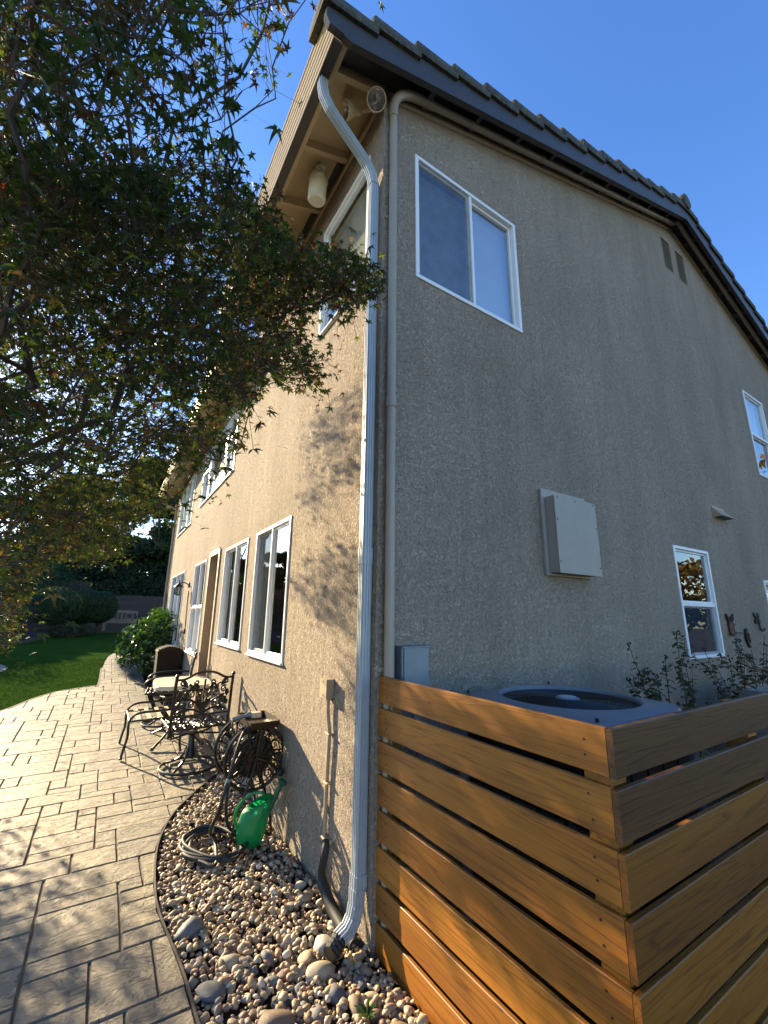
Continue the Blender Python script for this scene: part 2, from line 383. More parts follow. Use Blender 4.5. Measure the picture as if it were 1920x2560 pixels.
window('R1','R','slide',mull=[.925],gl='glass_sky',scr=[0],blinds=[(.335,1.48,4.14,5.29)],label='wide upstairs sliding window by the gable corner')
window('R2','R','hung',rail=1.757,scr=[0])
window('R4','R','hung',rail=4.56,blinds=[(7.11,7.92,4.58,5.29)])
window('R5','R','hung',rail=1.55,blinds=[(6.35,7.32,.98,2.11)])
# curtains and the lit chandelier inside the nearest ground floor window
cu = MB()
cu.sweep([[(.12+.02*math.sin(i*1.3),1.53+.022*i,z) for i in range(9)]+[(.14+.02*math.sin(i*1.3),1.53+.022*i,z) for i in range(8,-1,-1)] for z in (1.2,2.48)])
cu.build('curtain', M['blind'], house, smooth=True)
ch = MB(); cx,cy,cz = .95,2.75,1.86
ch.cyl((cx,cy,2.75),(cx,cy,cz),.008,8); ch.ring((cx,cy,cz-.06),.16,.008,k=6); ch.cyl((cx,cy,cz),(cx,cy,cz-.12),.025,10,.012)
chand = empty('chandelier', (0,0,0), label='small lit chandelier seen through the nearest ground floor window', cat='chandelier')
for k in range(6):
    an = k*math.pi/3; ch.tube(spline([(cx,cy,cz-.08),(cx+.09*math.cos(an),cy+.09*math.sin(an),cz-.12),(cx+.16*math.cos(an),cy+.16*math.sin(an),cz-.06),(cx+.16*math.cos(an),cy+.16*math.sin(an),cz-.01)],4),.006,5)
ch.build('frame', M['dkmetal'], chand)
for k in range(6):
    an = k*math.pi/3; b = MB(); b.lathe([(.006,0),(.017,.02),(.015,.045),(.003,.075)], (cx+.16*math.cos(an),cy+.16*math.sin(an),cz-.01), n=10); b.build('bulb', M['bulb'], chand, smooth=True)

# patio door
d = MB(); u0,u1,z0,z1 = LW['door']
for a_,b_,c_,e_ in ((u0-.03,u0+.05,z0,z1),(u1-.05,u1+.03,z0,z1),(u0+.05,u1-.05,z1-.06,z1+.03)): d.bbox((-.02,a_,c_),(.10,b_,e_),.004)
dr = d.build('door', M['tan'], house); dr['label'] = 'brown patio door in a deep beige frame'
d = MB(); d.box((.095,u0+.05,z0),(.135,u0+.17,z1-.06)); d.box((.095,u1-.17,z0),(.135,u1-.05,z1-.06)); d.box((.095,u0+.17,z1-.2),(.135,u1-.17,z1-.06)); d.box((.095,u0+.17,z0),(.135,u1-.17,z0+.25))
d.build('door_leaf', M['bronze_door'], dr)
d = MB(); d.add([(.115,u0+.17,z0+.25),(.115,u1-.17,z0+.25),(.115,u1-.17,z1-.2),(.115,u0+.17,z1-.2)],[(0,1,2,3)]); d.build('pane', M['glass'], dr)

# attic vents
for k in ('V1','V2'):
    a,b,c,e = RW[k]; v = MB()
    for t in ((a,b,c,c+.012),(a,b,e-.012,e),(a,a+.012,c+.012,e-.012),(b-.012,b,c+.012,e-.012)): v.box((t[0],-.006,t[2]),(t[1],.05,t[3]))
    n = 9
    for i in range(n): z = c+.02+(e-c-.04)*i/n; v.box((a+.012,-.004,z-.010),(b-.012,.003,z+.001))
    vo = v.build('attic_vent', M['tan'], house)
    v = MB()
    for i in range(n):
        z = c+.02+(e-c-.04)*i/n; v.prism([(a+.012,.006,z),(a+.012,.040,z+.026),(a+.012,.043,z+.018),(a+.012,.009,z-.008)], (b-a-.024,0,0))
    v.build('louver', M['ac_dark'], vo)
    v = MB(); v.box((a,.06,c),(b,.12,e)); v.build('vent_back', M['ac_dark'], vo)

# ---- roof
tile = NT('roof_tile'); vv = tile.coord(); n_ = tile.noise(vv, 22, 6, .7); n2_ = tile.noise(vv, 5, 3)
tc = tile.ramp(n_.outputs[0], [(.32,(.020,.019,.016)),(.55,(.062,.060,.050)),(.74,(.155,.150,.125))])
tc = tile.mix(tile.ramp(n2_.outputs[0],[(.45,0),(.7,.6)]), tc, (.085,.088,.055)); tile.set(Roughness=.95)
M['tile'] = tile.fin(tc, tile.bump(n_.outputs[0], .9, .012))
OH = .25
def zr(x): return zs(x)+.10                              # deck top
rf = MB()
for sg in (0,1):
    X = (lambda x: x) if not sg else (lambda x: 10.52-x)
    y1 = YN-.02 if not sg else YF+.2
    rf.prism([(X(-.52),-OH+.05,zs(-.52)+.015),(X(5.26),-OH+.05,zs(5.26)+.015),(X(5.26),-OH+.05,zs(5.26)+.14),(X(-.52),-OH+.05,zs(-.52)+.11)], (0,y1+OH-.05,0))
rf.add([(-.46,YN-.05,5.22),(-.46,YF+.2,4.78),(5.3,YF+.2,7.3),(5.3,YN-.05,7.5)], [(0,1,2,3)])
rf.add([(-.46,YN-.05,5.26),(-.46,YF+.2,4.82),(5.3,YF+.2,7.34),(5.3,YN-.05,7.54)], [(0,1,2,3)])
roof = rf.build('roof', M['tile'], house)
# rake tiles: overlapping humps stepping up both slopes, and the ridge cap
rk = MB()
def hump(x, sg, L=.46, w=.30, h=.150):
    X = (lambda x: x) if not sg else (lambda x: 10.52-x); ct = math.cos(math.atan(SLP)); 
    rings = []
    j = rnd.uniform(-.012,.012)
    for (t, lift, sc) in ((0,.078,.94),(.012,.084,1),(.06,.072,1),(L*.5,.040,1),(L,.010,.96)):
        xx = x+t*ct; zz = zs(xx)+.085+lift+j; pr = []
        for k in range(11):
            an = math.pi*(1-k/10); pr.append((X(xx+.02*math.sin(an)*0), -OH-.03+ (w/2)*(1-math.cos(an)*-1*-1)*1.0 if False else -OH-.035+(w/2)+(w/2)*math.cos(an)*sc, zz+h*sc*abs(math.sin(an))**.6-.02))
        pr += [(X(xx), -OH-.035+w*.97, zz-.045), (X(xx), -OH-.035+w*.03, zz-.045)]
        rings.append(pr)
    rk.sweep(rings)
x = -.66
while x < 5.1: hump(x, 0); hump(x, 1); x += .395
for k in range(3): rk.lathe([(.12,0),(.13,.02),(.125,.42)], (5.26,-OH-.05+k*.40,zs(5.26)+.17), (0,1,.0), 16)
rk.build('rake_tiles', M['tile'], roof, smooth=True)
fr_ = MB(); y = -.2                                      # front row of field tiles at the eave
while y < 3.2:
    rings = []
    for t in (0,.4):
        xx = -.585+t; zz = zs(xx)+.12; rings.append([(xx,y+.29*i/10,zz+.05*math.sin(math.pi*i/10)) for i in range(11)]+[(xx,y+.29*i/10,zz-.02+.05*math.sin(math.pi*i/10)) for i in range(10,-1,-1)])
    fr_.sweep(rings); y += .30
fr_.build('eave_tiles', M['tile'], roof)
# soffit, rafters, barge boards
sf = MB()
sf.prism([(-.47,-.02,zs(-.47)),(0,-.02,zs(0)),(0,-.02,zs(0)+.012),(-.47,-.02,zs(-.47)+.012)], (0,YN,0))
sf.build('soffit', M['eave'], house)
for i in range(6):
    y = .0+.612*i; r_ = MB(); r_.prism([(-.435,y-.02,zs(-.435)-.001),(-.002,y-.02,zs(0)-.001),(-.002,y-.02,zs(0)-.09),(-.435,y-.02,zs(-.435)-.085)], (0,.042,0)); r_.build('rafter', M['eave'], house)
b = MB(); b.bbox((-.475,-.2,zs(-.47)-.105),(-.437,YN-.02,zs(-.47)-.002)); b.build('fascia', M['eave'], house)
b = MB(); b.bbox((-.022,.052,5.655),(-.001,YN-.02,5.70)); b.build('frieze_board', M['eave'], house)
b = MB()
for i in (1,2,3,4): b.box((-.075,.612*i+.1,zs(-.075)-.006),(-.02,.612*i+.56,zs(-.02)-.02))
b.build('soffit_vent', M['ac_dark'], house)
for sg in (0,1):
    X = (lambda x: x) if not sg else (lambda x: 10.52-x)
    g = MB(); cv = [(-.50,-.085),(-.47,-.115),(-.42,-.13)]
    poly = [(X(-.63),-OH,zs(-.63)+.095)]+[(X(-.63),-OH,zs(-.63)+.01),(X(-.60),-OH,zs(-.60)-.055)]+[(X(q),-OH,zs(q)+e_) for q,e_ in cv]+[(X(5.26-.001),-OH,zs(5.26)-.13),(X(5.26-.001),-OH,zs(5.26)+.095)]
    g.prism(poly, (0,.045,0)); g.build('barge_board', M['dark_trim'], house)
    g = MB(); g.prism([(X(.01),-.205,zs(.01)),(X(5.258),-.205,zs(5.258)),(X(5.258),-.205,zs(5.258)+.012),(X(.01),-.205,zs(.01)+.012)], (0,.2,0))
    g.prism([(X(-.47),-.205,zs(-.47)),(X(.01),-.205,zs(.01)),(X(.01),-.205,zs(.01)+.012),(X(-.47),-.205,zs(-.47)+.012)], (0,.183,0)); g.build('gable_soffit', M['dark_trim'], house)
    for i in range(9):
        q = .35+i*.56; g = MB(); g.prism([(X(q),-.2,zs(q)-.001),(X(q+.045),-.2,zs(q+.045)-.001),(X(q+.045),-.2,zs(q+.045)-.085),(X(q),-.2,zs(q)-.085)], (0,.17,0)); g.build('lookout', M['dark_trim'], house)
    g = MB(); g.prism([(X(.05),-.022,zs(.05)-.12),(X(5.258),-.022,zs(5.258)-.12),(X(5.258),-.022,zs(5.258)-.03),(X(.05),-.022,zs(.05)-.03)], (0,.021,0)); g.build('gable_frieze', M['tan'], house)
# far eave (lower), with boarded soffit
fe = MB(); n = 16
for i in range(n):
    ya, yb = YN+(YF+.25-YN)*i/n, YN+(YF+.25-YN)*(i+1)/n-.012
    za, zb = ztopL(ya), ztopL(yb); o = .004*(i % 2)
    fe.add([(-.44,ya,za-.12+o),(0.02,ya,za+.02+o),(.02,yb,zb+.02+o),(-.44,yb,zb-.12+o)], [(0,1,2,3)])
fe.add([(-.44,YN,5.23),(.02,YN,5.37),(.02,YF+.25,4.92),(-.44,YF+.25,4.78)], [(0,1,2,3)])
fe.build('far_soffit', M['eave'], house)
# gutters
def gut(prof, ya, yb, za, zb, x0):
    g = MB(); g.sweep([[(x0+px,y_,z_+pz) for px,pz in prof] for y_,z_ in ((ya,za),(yb,zb))]); return g
def gprof(h=.185, lean=.06, dep=.075, ribs=6):
    p = []
    for i in range(ribs):
        for t, o_ in ((.08,0),(.42,0),(.5,.006),(.92,.006)):
            q = (i+t)/ribs; p.append((-lean*q+o_, q*h))
    p += [(-lean-.004,h),(-lean-.004,h+.012),(-lean+.01,h+.012),(dep,h+.012),(dep,0)]
    return p
g = gut(gprof(), -.205, YN, 5.515, 5.515, -.552); gt = g.build('gutter', M['cream'], house)
g = MB(); g.box((-.55,-.2,5.505),(-.477,YN,5.5145)); g.build('gutter_underside', M['dark_trim'], gt)
g = gut(gprof(.15,.05,.06,4), YN, YF+.25, 5.13, 4.68, -.47); g.build('gutter', M['cream'], house)
g = MB(); g.tube(spline([(-.44,YF+.1,4.72),(-.43,YF+.12,4.6),(-.1,YF+.02,4.45),(-.045,YF-.04,4.3),(-.045,YF-.04,.5)],4), .035, 8); g.build('downspout', M['tan'], house, smooth=True)
# the ribbed white downspout at the near corner
def dsring(c, nrm, wy=.066, dp=.066):                    # profile in y and in nrm; ribs on the faces
    c = Vector(c); nx = Vector(nrm); Y = Vector((0,1,0)); p = []
    def edge(a, b, k, inw):
        for i in range(k):
            for t, o_ in ((.1,0),(.45,0),(.55,.005),(.95,.005)): q = (i+t)/k; p.append(a.lerp(b,q)+inw*o_)
    A = [Vector((-dp/2,-wy/2,0)),Vector((dp/2,-wy/2,0)),Vector((dp/2,wy/2,0)),Vector((-dp/2,wy/2,0))]
    W3 = lambda v: c+nx*v.x+Y*v.y
    P = []
    for i in range(4):
        a, b_ = A[i], A[(i+1)%4]; dv = (b_-a).normalized(); inw = Vector((-dv.y,dv.x,0)); p.clear(); edge(a+dv*.005, b_-dv*.005, 3, inw); P += [W3(v) for v in p]
    return P
path = [(-.508,5.52,0),(-.508,5.44,0),(-.49,5.36,.35),(-.44,5.28,.75),(-.38,5.225,.83),(-.17,5.04,.83),(-.105,4.97,.65),(-.068,4.90,.3),(-.048,4.82,0)]
YD = .062; rings = [dsring((x_,YD,z_), (math.cos(a_),0,math.sin(a_))) for x_,z_,a_ in path]
g = MB(); g.sweep(rings); ds = g.build('downspout', M['galv'], house); ds['label'] = 'white ribbed downspout running down the near house corner'
for za, zb in ((4.815,1.95),(1.945,.22)):
    g = MB(); g.sweep([dsring((-.046,YD,za), (1,0,0), .064,.064), dsring((-.046,YD,zb), (1,0,0), .064,.064)]); g.build('downspout', M['galv'], house)
for za,zb in ((2.0,1.90),(.30,.242)):
    g = MB(); g.sweep([dsring((-.046,YD,z_), (1,0,0), .072,.072) for z_ in (za,zb)]); g.build('collar', M['galv'], ds)
g = MB()
pts = [(-.052,.24,0),(-.055,.17,-.12),(-.070,.115,-.42),(-.10,.075,-.75),(-.15,.050,-1.0)]
for i in range(len(pts)-1):
    p0, p1 = pts[i], pts[i+1]
    g.sweep([dsring((p0[0],YD,p0[1]), (math.cos(p0[2]),0,math.sin(p0[2])),.070,.068), dsring((p1[0],YD,p1[1]), (math.cos(p1[2]),0,math.sin(p1[2])),.064,.064)])
g.build('elbow', M['galv'], ds)
g = MB(); rr = [];pp = []
for i in range(8): pp.append((-.145-.009*i,YD-.004*i,.048-.004*i)); rr.append(.036+(.006 if i % 2 else 0))
g.tube(pp, rr, 14); g.build('flexible_outlet', M['black'], ds, smooth=False)
# beige drain pipe up the corner and along both rakes
PX, PYY = .062, -.045
def rake(x, o): return (x, -.085, zs(x)-o)
g = MB(); g.tube([(PX,PYY,0),(PX,PYY,5.52)], .031, 16)
pipe = g.build('drain_pipe', M['pipe'], house, smooth=True); pipe['label'] = 'beige painted pipe climbing the corner and following the gable eave'
g = MB(); g.tube(spline([(PX,PYY,5.50),(PX,PYY,5.58),(PX+.012,PYY-.015,5.66),(PX+.06,-.08,5.725),(PX+.16,-.085,zs(PX+.16)-.075),(PX+.3,-.085,zs(PX+.3)-.07)],6), .036, 16)
g.build('elbow', M['pipe'], pipe, smooth=True)
for z_ in (2.93,5.47): g = MB(); g.cyl((PX,PYY,z_),(PX,PYY,z_+.065),.036,16); g.build('coupling', M['pipe'], pipe, smooth=True)
g = MB(); g.tube([rake(.36,.07),rake(.44,.07)], .037, 16); g.build('coupling', M['pipe'], pipe, smooth=True)
g = MB(); g.tube([rake(.35,.07),rake(5.12,.07)], .031, 16); g.tube(spline([rake(5.1,.07),(5.2,-.085,zs(5.2)-.075),(5.27,-.12,zs(5.26)-.06),(5.36,-.13,zs(5.36)-.06),(5.5,-.125,zs(5.5)-.065)],5), .033, 14); g.tube([(5.48,-.125,zs(5.48)-.065),(10.4,-.125,zs(10.4)-.065)], .031, 16)
g.build('pipe_run', M['pipe'], pipe, smooth=True)
for x_ in (.9,1.95,2.9,3.9,4.6):
    g = MB(); g.tube([rake(x_-.018,.07),rake(x_+.018,.07)], .035, 14); g.box((x_-.008,-.1,zs(x_)-.06),(x_+.008,-.09,zs(x_)+.0)); g.build('pipe_strap', M['pipe'], pipe)
for z_ in (1.3,4.5): g = MB(); g.box((PX-.05,-.012,z_-.012),(PX+.05,-.001,z_+.012)); g.build('pipe_strap', M['pipe'], pipe)
# ------------------------------------------------------------------ ground, patio, path, lawn
def sheet(name, xs, ys, dz, mat, keep=None, kind='structure'):
    V=[];F=[]
    for y in ys:
        for x in xs: V.append((x,y,gz(y)+dz(x,y) if callable(dz) else gz(y)+dz))
    n=len(xs)
    for j in range(len(ys)-1):
        for i in range(n-1):
            if keep is None or keep((xs[i]+xs[i+1])/2,(ys[j]+ys[j+1])/2): F.append((j*n+i,j*n+i+1,(j+1)*n+i+1,(j+1)*n+i))
    o = npmesh(name,V,F,mat,smooth=True); tag(o,kind=kind); return o
soil = NT('soil'); v_=soil.coord(); a_=soil.noise(v_,9,8,.7); b_=soil.noise(v_,60,4,.7)
sc=soil.ramp(a_.outputs[0],[(.3,(.020,.013,.009)),(.6,(.052,.033,.022)),(.8,(.085,.055,.036))])
sc=soil.mix(soil.ramp(b_.outputs[0],[(.55,0),(.7,.7)]),sc,(.10,.065,.045)); soil.set(Roughness=.95)
M['soil']=soil.fin(sc,soil.bump(b_.outputs[0],1,.03))
gys=[-60,-20,-8,-4,-2,0,2,3.5,5,7,9,11,14,17,20,24,27,30,34,40,50,70,90]
gxs=[-90,-40,-20,-10,-6,-4,-2,0,4,8,10.5,14,20,40,90]
sheet('ground',gxs,gys,-.085,M['soil'])
gm = NT('lawn_turf'); v_=gm.coord(); a_=gm.noise(v_,2.2,5,.6); b_=gm.noise(gm.coord((1,.35,1)),90,4,.7)
gc=gm.ramp(a_.outputs[0],[(.3,(.028,.066,.010)),(.7,(.050,.100,.017))]); gc=gm.mix(gm.ramp(b_.outputs[0],[(.4,.55),(.65,0)]),gc,(.014,.03,.006))
gm.b.inputs['Specular IOR Level'].default_value=0; gm.set(Roughness=1.0); M['turf']=gm.fin(gc,gm.bump(b_.outputs[0],.5,.015))
# outlines on the ground (plan view)
PATIO=[(-7,-4),(-.72,-4),(-.72,-1.2),(-.775,-.4),(-.802,.02),(-.818,.36),(-.868,.84),(-.86,1.17),(-.815,1.55),(-.74,1.85),(-.63,2.13),(-.48,2.38),(-.25,2.72),(-.02,3.02),
       (-.02,5.6),(-.50,5.75),(-.50,7.77),(-.46,9.4),(-.45,10.88),(-.30,11.5),(-.22,11.85),(-.45,11.9),(-.82,11.87),(-1.02,11.62),(-1.13,11.06),(-1.19,10.3),(-1.225,9.6),(-1.27,7.95),(-1.36,7.86),(-1.86,7.59),(-2.17,7.14),(-2.44,6.55),(-3.1,5.6),(-4.2,4.7),(-7,3.6)]
LAWN=[(-7,3.65),(-4.2,4.75),(-3.1,5.65),(-2.44,6.60),(-2.17,7.19),(-1.86,7.64),(-1.36,7.91),(-1.29,8.0),(-1.245,9.6),(-1.21,10.3),(-1.15,11.08),(-1.04,11.66),(-.82,11.91),(-.2,11.92),(.0,19.3),(-1.0,19.45),(-2.04,19.25),(-2.7,17.4),(-3.2,14.9),(-3.9,12.6),(-5.5,10.5),(-7.5,9)]
def clip(poly, x0,y0,x1,y1):
    def cut(P, f, inter):
        out=[]
        for i in range(len(P)):
            a,b=P[i-1],P[i]
            if f(b):
                if not f(a): out.append(inter(a,b))
                out.append(b)
            elif f(a): out.append(inter(a,b))
        return out
    def ix(X): return lambda a,b:(X,a[1]+(b[1]-a[1])*(X-a[0])/(b[0]-a[0]))
    def iy(Y): return lambda a,b:(a[0]+(b[0]-a[0])*(Y-a[1])/(b[1]-a[1]),Y)
    P=poly
    for f,i_ in ((lambda p:p[0]>=x0,ix(x0)),(lambda p:p[0]<=x1,ix(x1)),(lambda p:p[1]>=y0,iy(y0)),(lambda p:p[1]<=y1,iy(y1))):
        if P: P=cut(P,f,i_)
    Q=[]
    for p in P:
        if not Q or (abs(p[0]-Q[-1][0])+abs(p[1]-Q[-1][1]))>1e-4: Q.append(p)
    if len(Q)>2 and (abs(Q[0][0]-Q[-1][0])+abs(Q[0][1]-Q[-1][1]))<1e-4: Q.pop()
    ar=sum(Q[i-1][0]*Q[i][1]-Q[i][0]*Q[i-1][1] for i in range(len(Q)))/2 if len(Q)>2 else 0
    return Q if abs(ar)>2e-4 else []
# stamped slabs: random ashlar on a 0.135 m module, each slab a raised, bevelled top
st = NT('stamped_concrete'); v_=st.coord(); a_=st.noise(v_,3.0,6,.65); b_=st.noise(v_,16,7,.68,.5)
cr=st.noise(st.coord((1.0,2.0,1),rot=(0,0,R(20))),4.5,8,.66,.9)
ledge=st.ramp(cr.outputs[0],[(.42,0),(.455,.75),(.52,.82),(.56,1)])
g_=st.n('NewGeometry')
c1=st.ramp(a_.outputs[0],[(.28,(.125,.108,.082)),(.48,(.210,.178,.128)),(.72,(.305,.258,.180))])
c2=st.ramp(g_.outputs['Random Per Island'],[(0,(.83,.82,.80)),(.5,(1,.97,.92)),(1,(1.12,1.06,.96))]); c1=st.mix(1.0,c1,c2,'MULTIPLY')
c1=st.mix(st.ramp(b_.outputs[0],[(.52,0),(.68,.65)]),c1,(.125,.105,.080))
c1=st.mix(st.ramp(cr.outputs[0],[(.405,0),(.425,.5),(.45,0)]),c1,(.10,.083,.062))
st.set(Roughness=.62); st.b.inputs['Specular IOR Level'].default_value=.35
M['slab']=st.fin(c1,st.bump(b_.outputs[0],.9,.012,st.bump(ledge,.8,.016)))
M['grout']=paint('grout',(.125,.105,.080),.9,var=.3,bump=.8,scale=50)
U=.128; GXn,GY0=55,-3.47; occ=set(); slabs=[]
r3=random.Random(21)
for _ in range(2600):
    a,b=r3.choice([(2,3),(3,2),(3,3),(4,3),(4,2),(2,2)]); i,j=r3.randrange(GXn-a),r3.randrange(124)
    if all((i+p,j+q) not in occ for p in range(a) for q in range(b)):
        for p in range(a):
            for q in range(b): occ.add((i+p,j+q))
        slabs.append((-7.06+i*U,GY0+j*U,-7.06+(i+a)*U,GY0+(j+b)*U))
for j in range(0,124):
    for i in range(GXn):
        if (i,j) in occ: continue
        for (a,b) in r3.sample([(2,3),(3,2),(3,3),(4,3),(2,2),(4,2),(3,1),(2,3),(3,2),(2,2)],10)+[(2,1),(1,2),(1,1)]:
            if all((i+p,j+q) not in occ for p in range(a) for q in range(b)) and i+a<=GXn:
                for p in range(a):
                    for q in range(b): occ.add((i+p,j+q))
                slabs.append((-7.06+i*U,GY0+j*U,-7.06+(i+a)*U,GY0+(j+b)*U)); break
pm=MB(); J=.0030
for (x0,y0,x1,y1) in slabs:
    yy=[y0]+[q for q in GY if y0<q<y1]+[y1]; 
    P=clip(PATIO,x0+J,y0+J,x1-J,y1-J)
    if len(P)<3: continue
    cx=sum(p[0] for p in P)/len(P); cy=sum(p[1] for p in P)/len(P); n=len(P)
    dzr=r3.uniform(-.002,.002)
    top=[]; bot=[]
    for p in P:
        dx,dy=cx-p[0],cy-p[1]; L=math.hypot(dx,dy) or 1; k=min(.009/L,.3)
        top.append((p[0]+dx*k,p[1]+dy*k,gz(p[1])+dzr)); bot.append((p[0],p[1],gz(p[1])-.016))
    pm.add(top+bot,[tuple(range(n))]+[(n+i,n+(i+1)%n,(i+1)%n,i) for i in range(n)])
nsl=len(pm.f); pm.m=1
for i in range(28):
    for j in range(64):
        P=clip(PATIO,-7+i*.25,-3.5+j*.25,-7+(i+1)*.25,-3.5+(j+1)*.25)
        if len(P)>2: pm.add([(p[0],p[1],gz(p[1])-.012) for p in P],[tuple(range(len(P)))])
patio=pm.build('patio',[M['slab'],M['grout']]); tag(patio,kind='structure')
# rim along the curved edges
def rim(pts,w,mat,name,dz=.0,h=.05):
    m_=MB(); q=spline([(x,y,0) for x,y in pts],5); rings=[]
    for i,p in enumerate(q):
        t=(q[min(i+1,len(q)-1)]-q[max(i-1,0)]); nn=Vector((-t.y,t.x,0)).normalized(); z=gz(p.y)+dz
        rings.append([(p.x,p.y,z-h),(p.x+nn.x*w,p.y+nn.y*w,z-h),(p.x+nn.x*w,p.y+nn.y*w,z),(p.x,p.y,z)])
    m_.sweep(rings); return m_.build(name,mat)
o=rim(PATIO[2:14],-.011,M['edge'],'edging',.003,.08); tag(o,'thin dark plastic edging curving between the patio and the river rocks','edging')
o=rim([(-1.255,9.6),(-1.28,7.98),(-1.37,7.885),(-1.87,7.615),(-2.18,7.165),(-2.45,6.57),(-3.1,5.62),(-4.2,4.72)],.03,M['grout'],'path_edge',.002,.03); tag(o,kind='structure')
lm=MB()
for i in range(16):
    for j in range(34):
        P=clip(LAWN,-8+i*.5,3+j*.5,-8+(i+1)*.5,3+(j+1)*.5)
        if len(P)>2: lm.add([(p[0],p[1],gz(p[1])-.004) for p in P],[tuple(range(len(P)))])
tag(lm.build('lawn',M['turf']),kind='structure')
def inpoly(x,y,P):
    c=False
    for i in range(len(P)):
        a,b=P[i-1],P[i]
        if (a[1]>y)!=(b[1]>y) and x<(b[0]-a[0])*(y-a[1])/(b[1]-a[1])+a[0]: c=not c
    return c
V=[];F=[];nb=0
while nb<14000:
    y=3.8+nrg.random()**1.5*7; x=-4.6+nrg.random()*4.6
    if not inpoly(x,y,LAWN): continue
    z=gz(y); an=nrg.random()*6.28; h=.004+.008*nrg.random(); w_=.003+.003*nrg.random()+y*.0003; lx,ly=nrg.normal(0,.013,2)
    b=len(V); V+= [(x-w_*math.cos(an),y-w_*math.sin(an),z-.005),(x+w_*math.cos(an),y+w_*math.sin(an),z-.005),(x+lx,y+ly,z+h)]; F.append((b,b+1,b+2)); nb+=1
M['grass']=foliage('grass_blades',[(0,(.028,.066,.009)),(.6,(.042,.088,.013)),(1,(.06,.11,.02))],.15,.9,spec=0)
tag(npmesh('grass',V,F,M['grass']),'short green grass blades covering the back lawn','grass',kind='stuff')
# edging boards round the far lawn edge, second slab of concrete at left
o=rim([(-5.4,10.6),(-3.92,12.6),(-3.22,14.9),(-2.72,17.4),(-2.06,19.28),(-1.0,19.5),(.6,19.42)],.06,M['fence_wood'],'lawn_edging',.06,.10); tag(o,'low brown edging curving along the far side of the lawn','edging')
m_=MB(); m_.lathe([(.82,-.05),(.82,.0),(.80,.012),(.0001,.012)],(-3.72,9.95,gz(9.95)+.0),(0,-.08,1),40); tag(m_.build('garden_path',M['slab']),kind='structure')

# ------------------------------------------------------------------ river rocks
def rockmat(name,stops,attr=True):
    m=NT(name); v=m.coord(); n=m.noise(v,30,6,.7); n2=m.noise(v,140,4,.6); g=m.n('NewGeometry'); oi=m.n('ObjectInfo')
    ad=m.n('Math',operation='ADD'); m.l(g.outputs['Random Per Island'],ad.inputs[0]); m.l(oi.outputs['Random'],ad.inputs[1]); fr=m.n('Math',operation='FRACT'); m.l(ad.outputs[0],fr.inputs[0])
    c=m.ramp(fr.outputs[0],stops,'CONSTANT'); c=m.mix(m.ramp(n.outputs[0],[(.45,0),(.75,.4)]),c,(.13,.095,.06)); c=m.mix(m.ramp(n2.outputs[0],[(.60,0),(.72,.5)]),c,(.42,.37,.28))
    m.set(Roughness=.6); return m.fin(c,m.bump(n.outputs[0],.5,.005,m.bump(n2.outputs[0],.3,.002)))
TAN=[(0,(.42,.31,.175)),(.2,(.32,.225,.12)),(.4,(.50,.39,.25)),(.55,(.25,.19,.13)),(.68,(.39,.27,.145)),(.82,(.58,.49,.36)),(.92,(.30,.16,.09))]
M['pebble']=rockmat('river_pebble',TAN)
RC={'grey':rockmat('grey_rock',[(0,(.12,.125,.125)),(.5,(.17,.17,.165)),(.8,(.095,.10,.105))]),'tan':rockmat('tan_rock',[(0,(.35,.265,.155)),(.4,(.42,.33,.205)),(.75,(.28,.22,.14))]),
    'brown':rockmat('brown_rock',[(0,(.23,.155,.09)),(.5,(.18,.125,.08))]),'pale':rockmat('pale_rock',[(0,(.42,.37,.28)),(.5,(.36,.33,.27))]),'reddish':rockmat('reddish_rock',[(0,(.20,.095,.06)),(.5,(.17,.10,.075))])}
def icos(sub,seed,sq,amp):
    bm=bmesh.new(); bmesh.ops.create_icosphere(bm,subdivisions=sub,radius=1); rr=random.Random(seed)
    ph=[Vector((rr.uniform(-1,1),rr.uniform(-1,1),rr.uniform(-1,1))).normalized() for _ in range(9)]; am=[rr.uniform(-amp,amp) for _ in ph]; fl=[(p,rr.uniform(.62,.9)) for p in ph[:5]]
    for v in bm.verts:
        d=v.co.normalized(); r=1+sum(a*max(0,d.dot(p))**3 for a,p in zip(am,ph))
        for p,k in fl: 
            q=d.dot(p)*r
            if q>k: r*= (k+(q-k)*.35)/q
        v.co=Vector((d.x*sq[0],d.y*sq[1],d.z*sq[2]))*r
    bm.verts.ensure_lookup_table(); V=[tuple(v.co) for v in bm.verts]; F=[tuple(q.index for q in f.verts) for f in bm.faces]; bm.free(); return np.array(V),np.array(F)
def bed_ok(x,y,m=0.0):
    if y<-1.9 or y>3.0: return False
    xl_=float(np.interp(y,[-2,-1.2,-.4,.02,.36,.84,1.17,1.55,1.85,2.13,2.38,2.72,3.02],[-.72,-.72,-.775,-.802,-.818,-.868,-.86,-.815,-.74,-.63,-.48,-.25,-.02]))
    return xl_+.012+m < x < (.012 if y<0 else -.008)-m*.7
protos=[]
for k in range(7):
    V_,F_=icos(3,100+k,(1,rnd.uniform(.62,.85),rnd.uniform(.45,.62)),.28); me=bpy.data.meshes.new('river_rock'); me.from_pydata(V_.tolist(),[],F_.tolist())
    for p in me.polygons: p.use_smooth=True
    protos.append(me)
pmesh={}
placed=[]
def near(x,y,r): return any((x-a)**2+(y-b)**2<((r+c)*.80)**2 for a,b,c in placed)
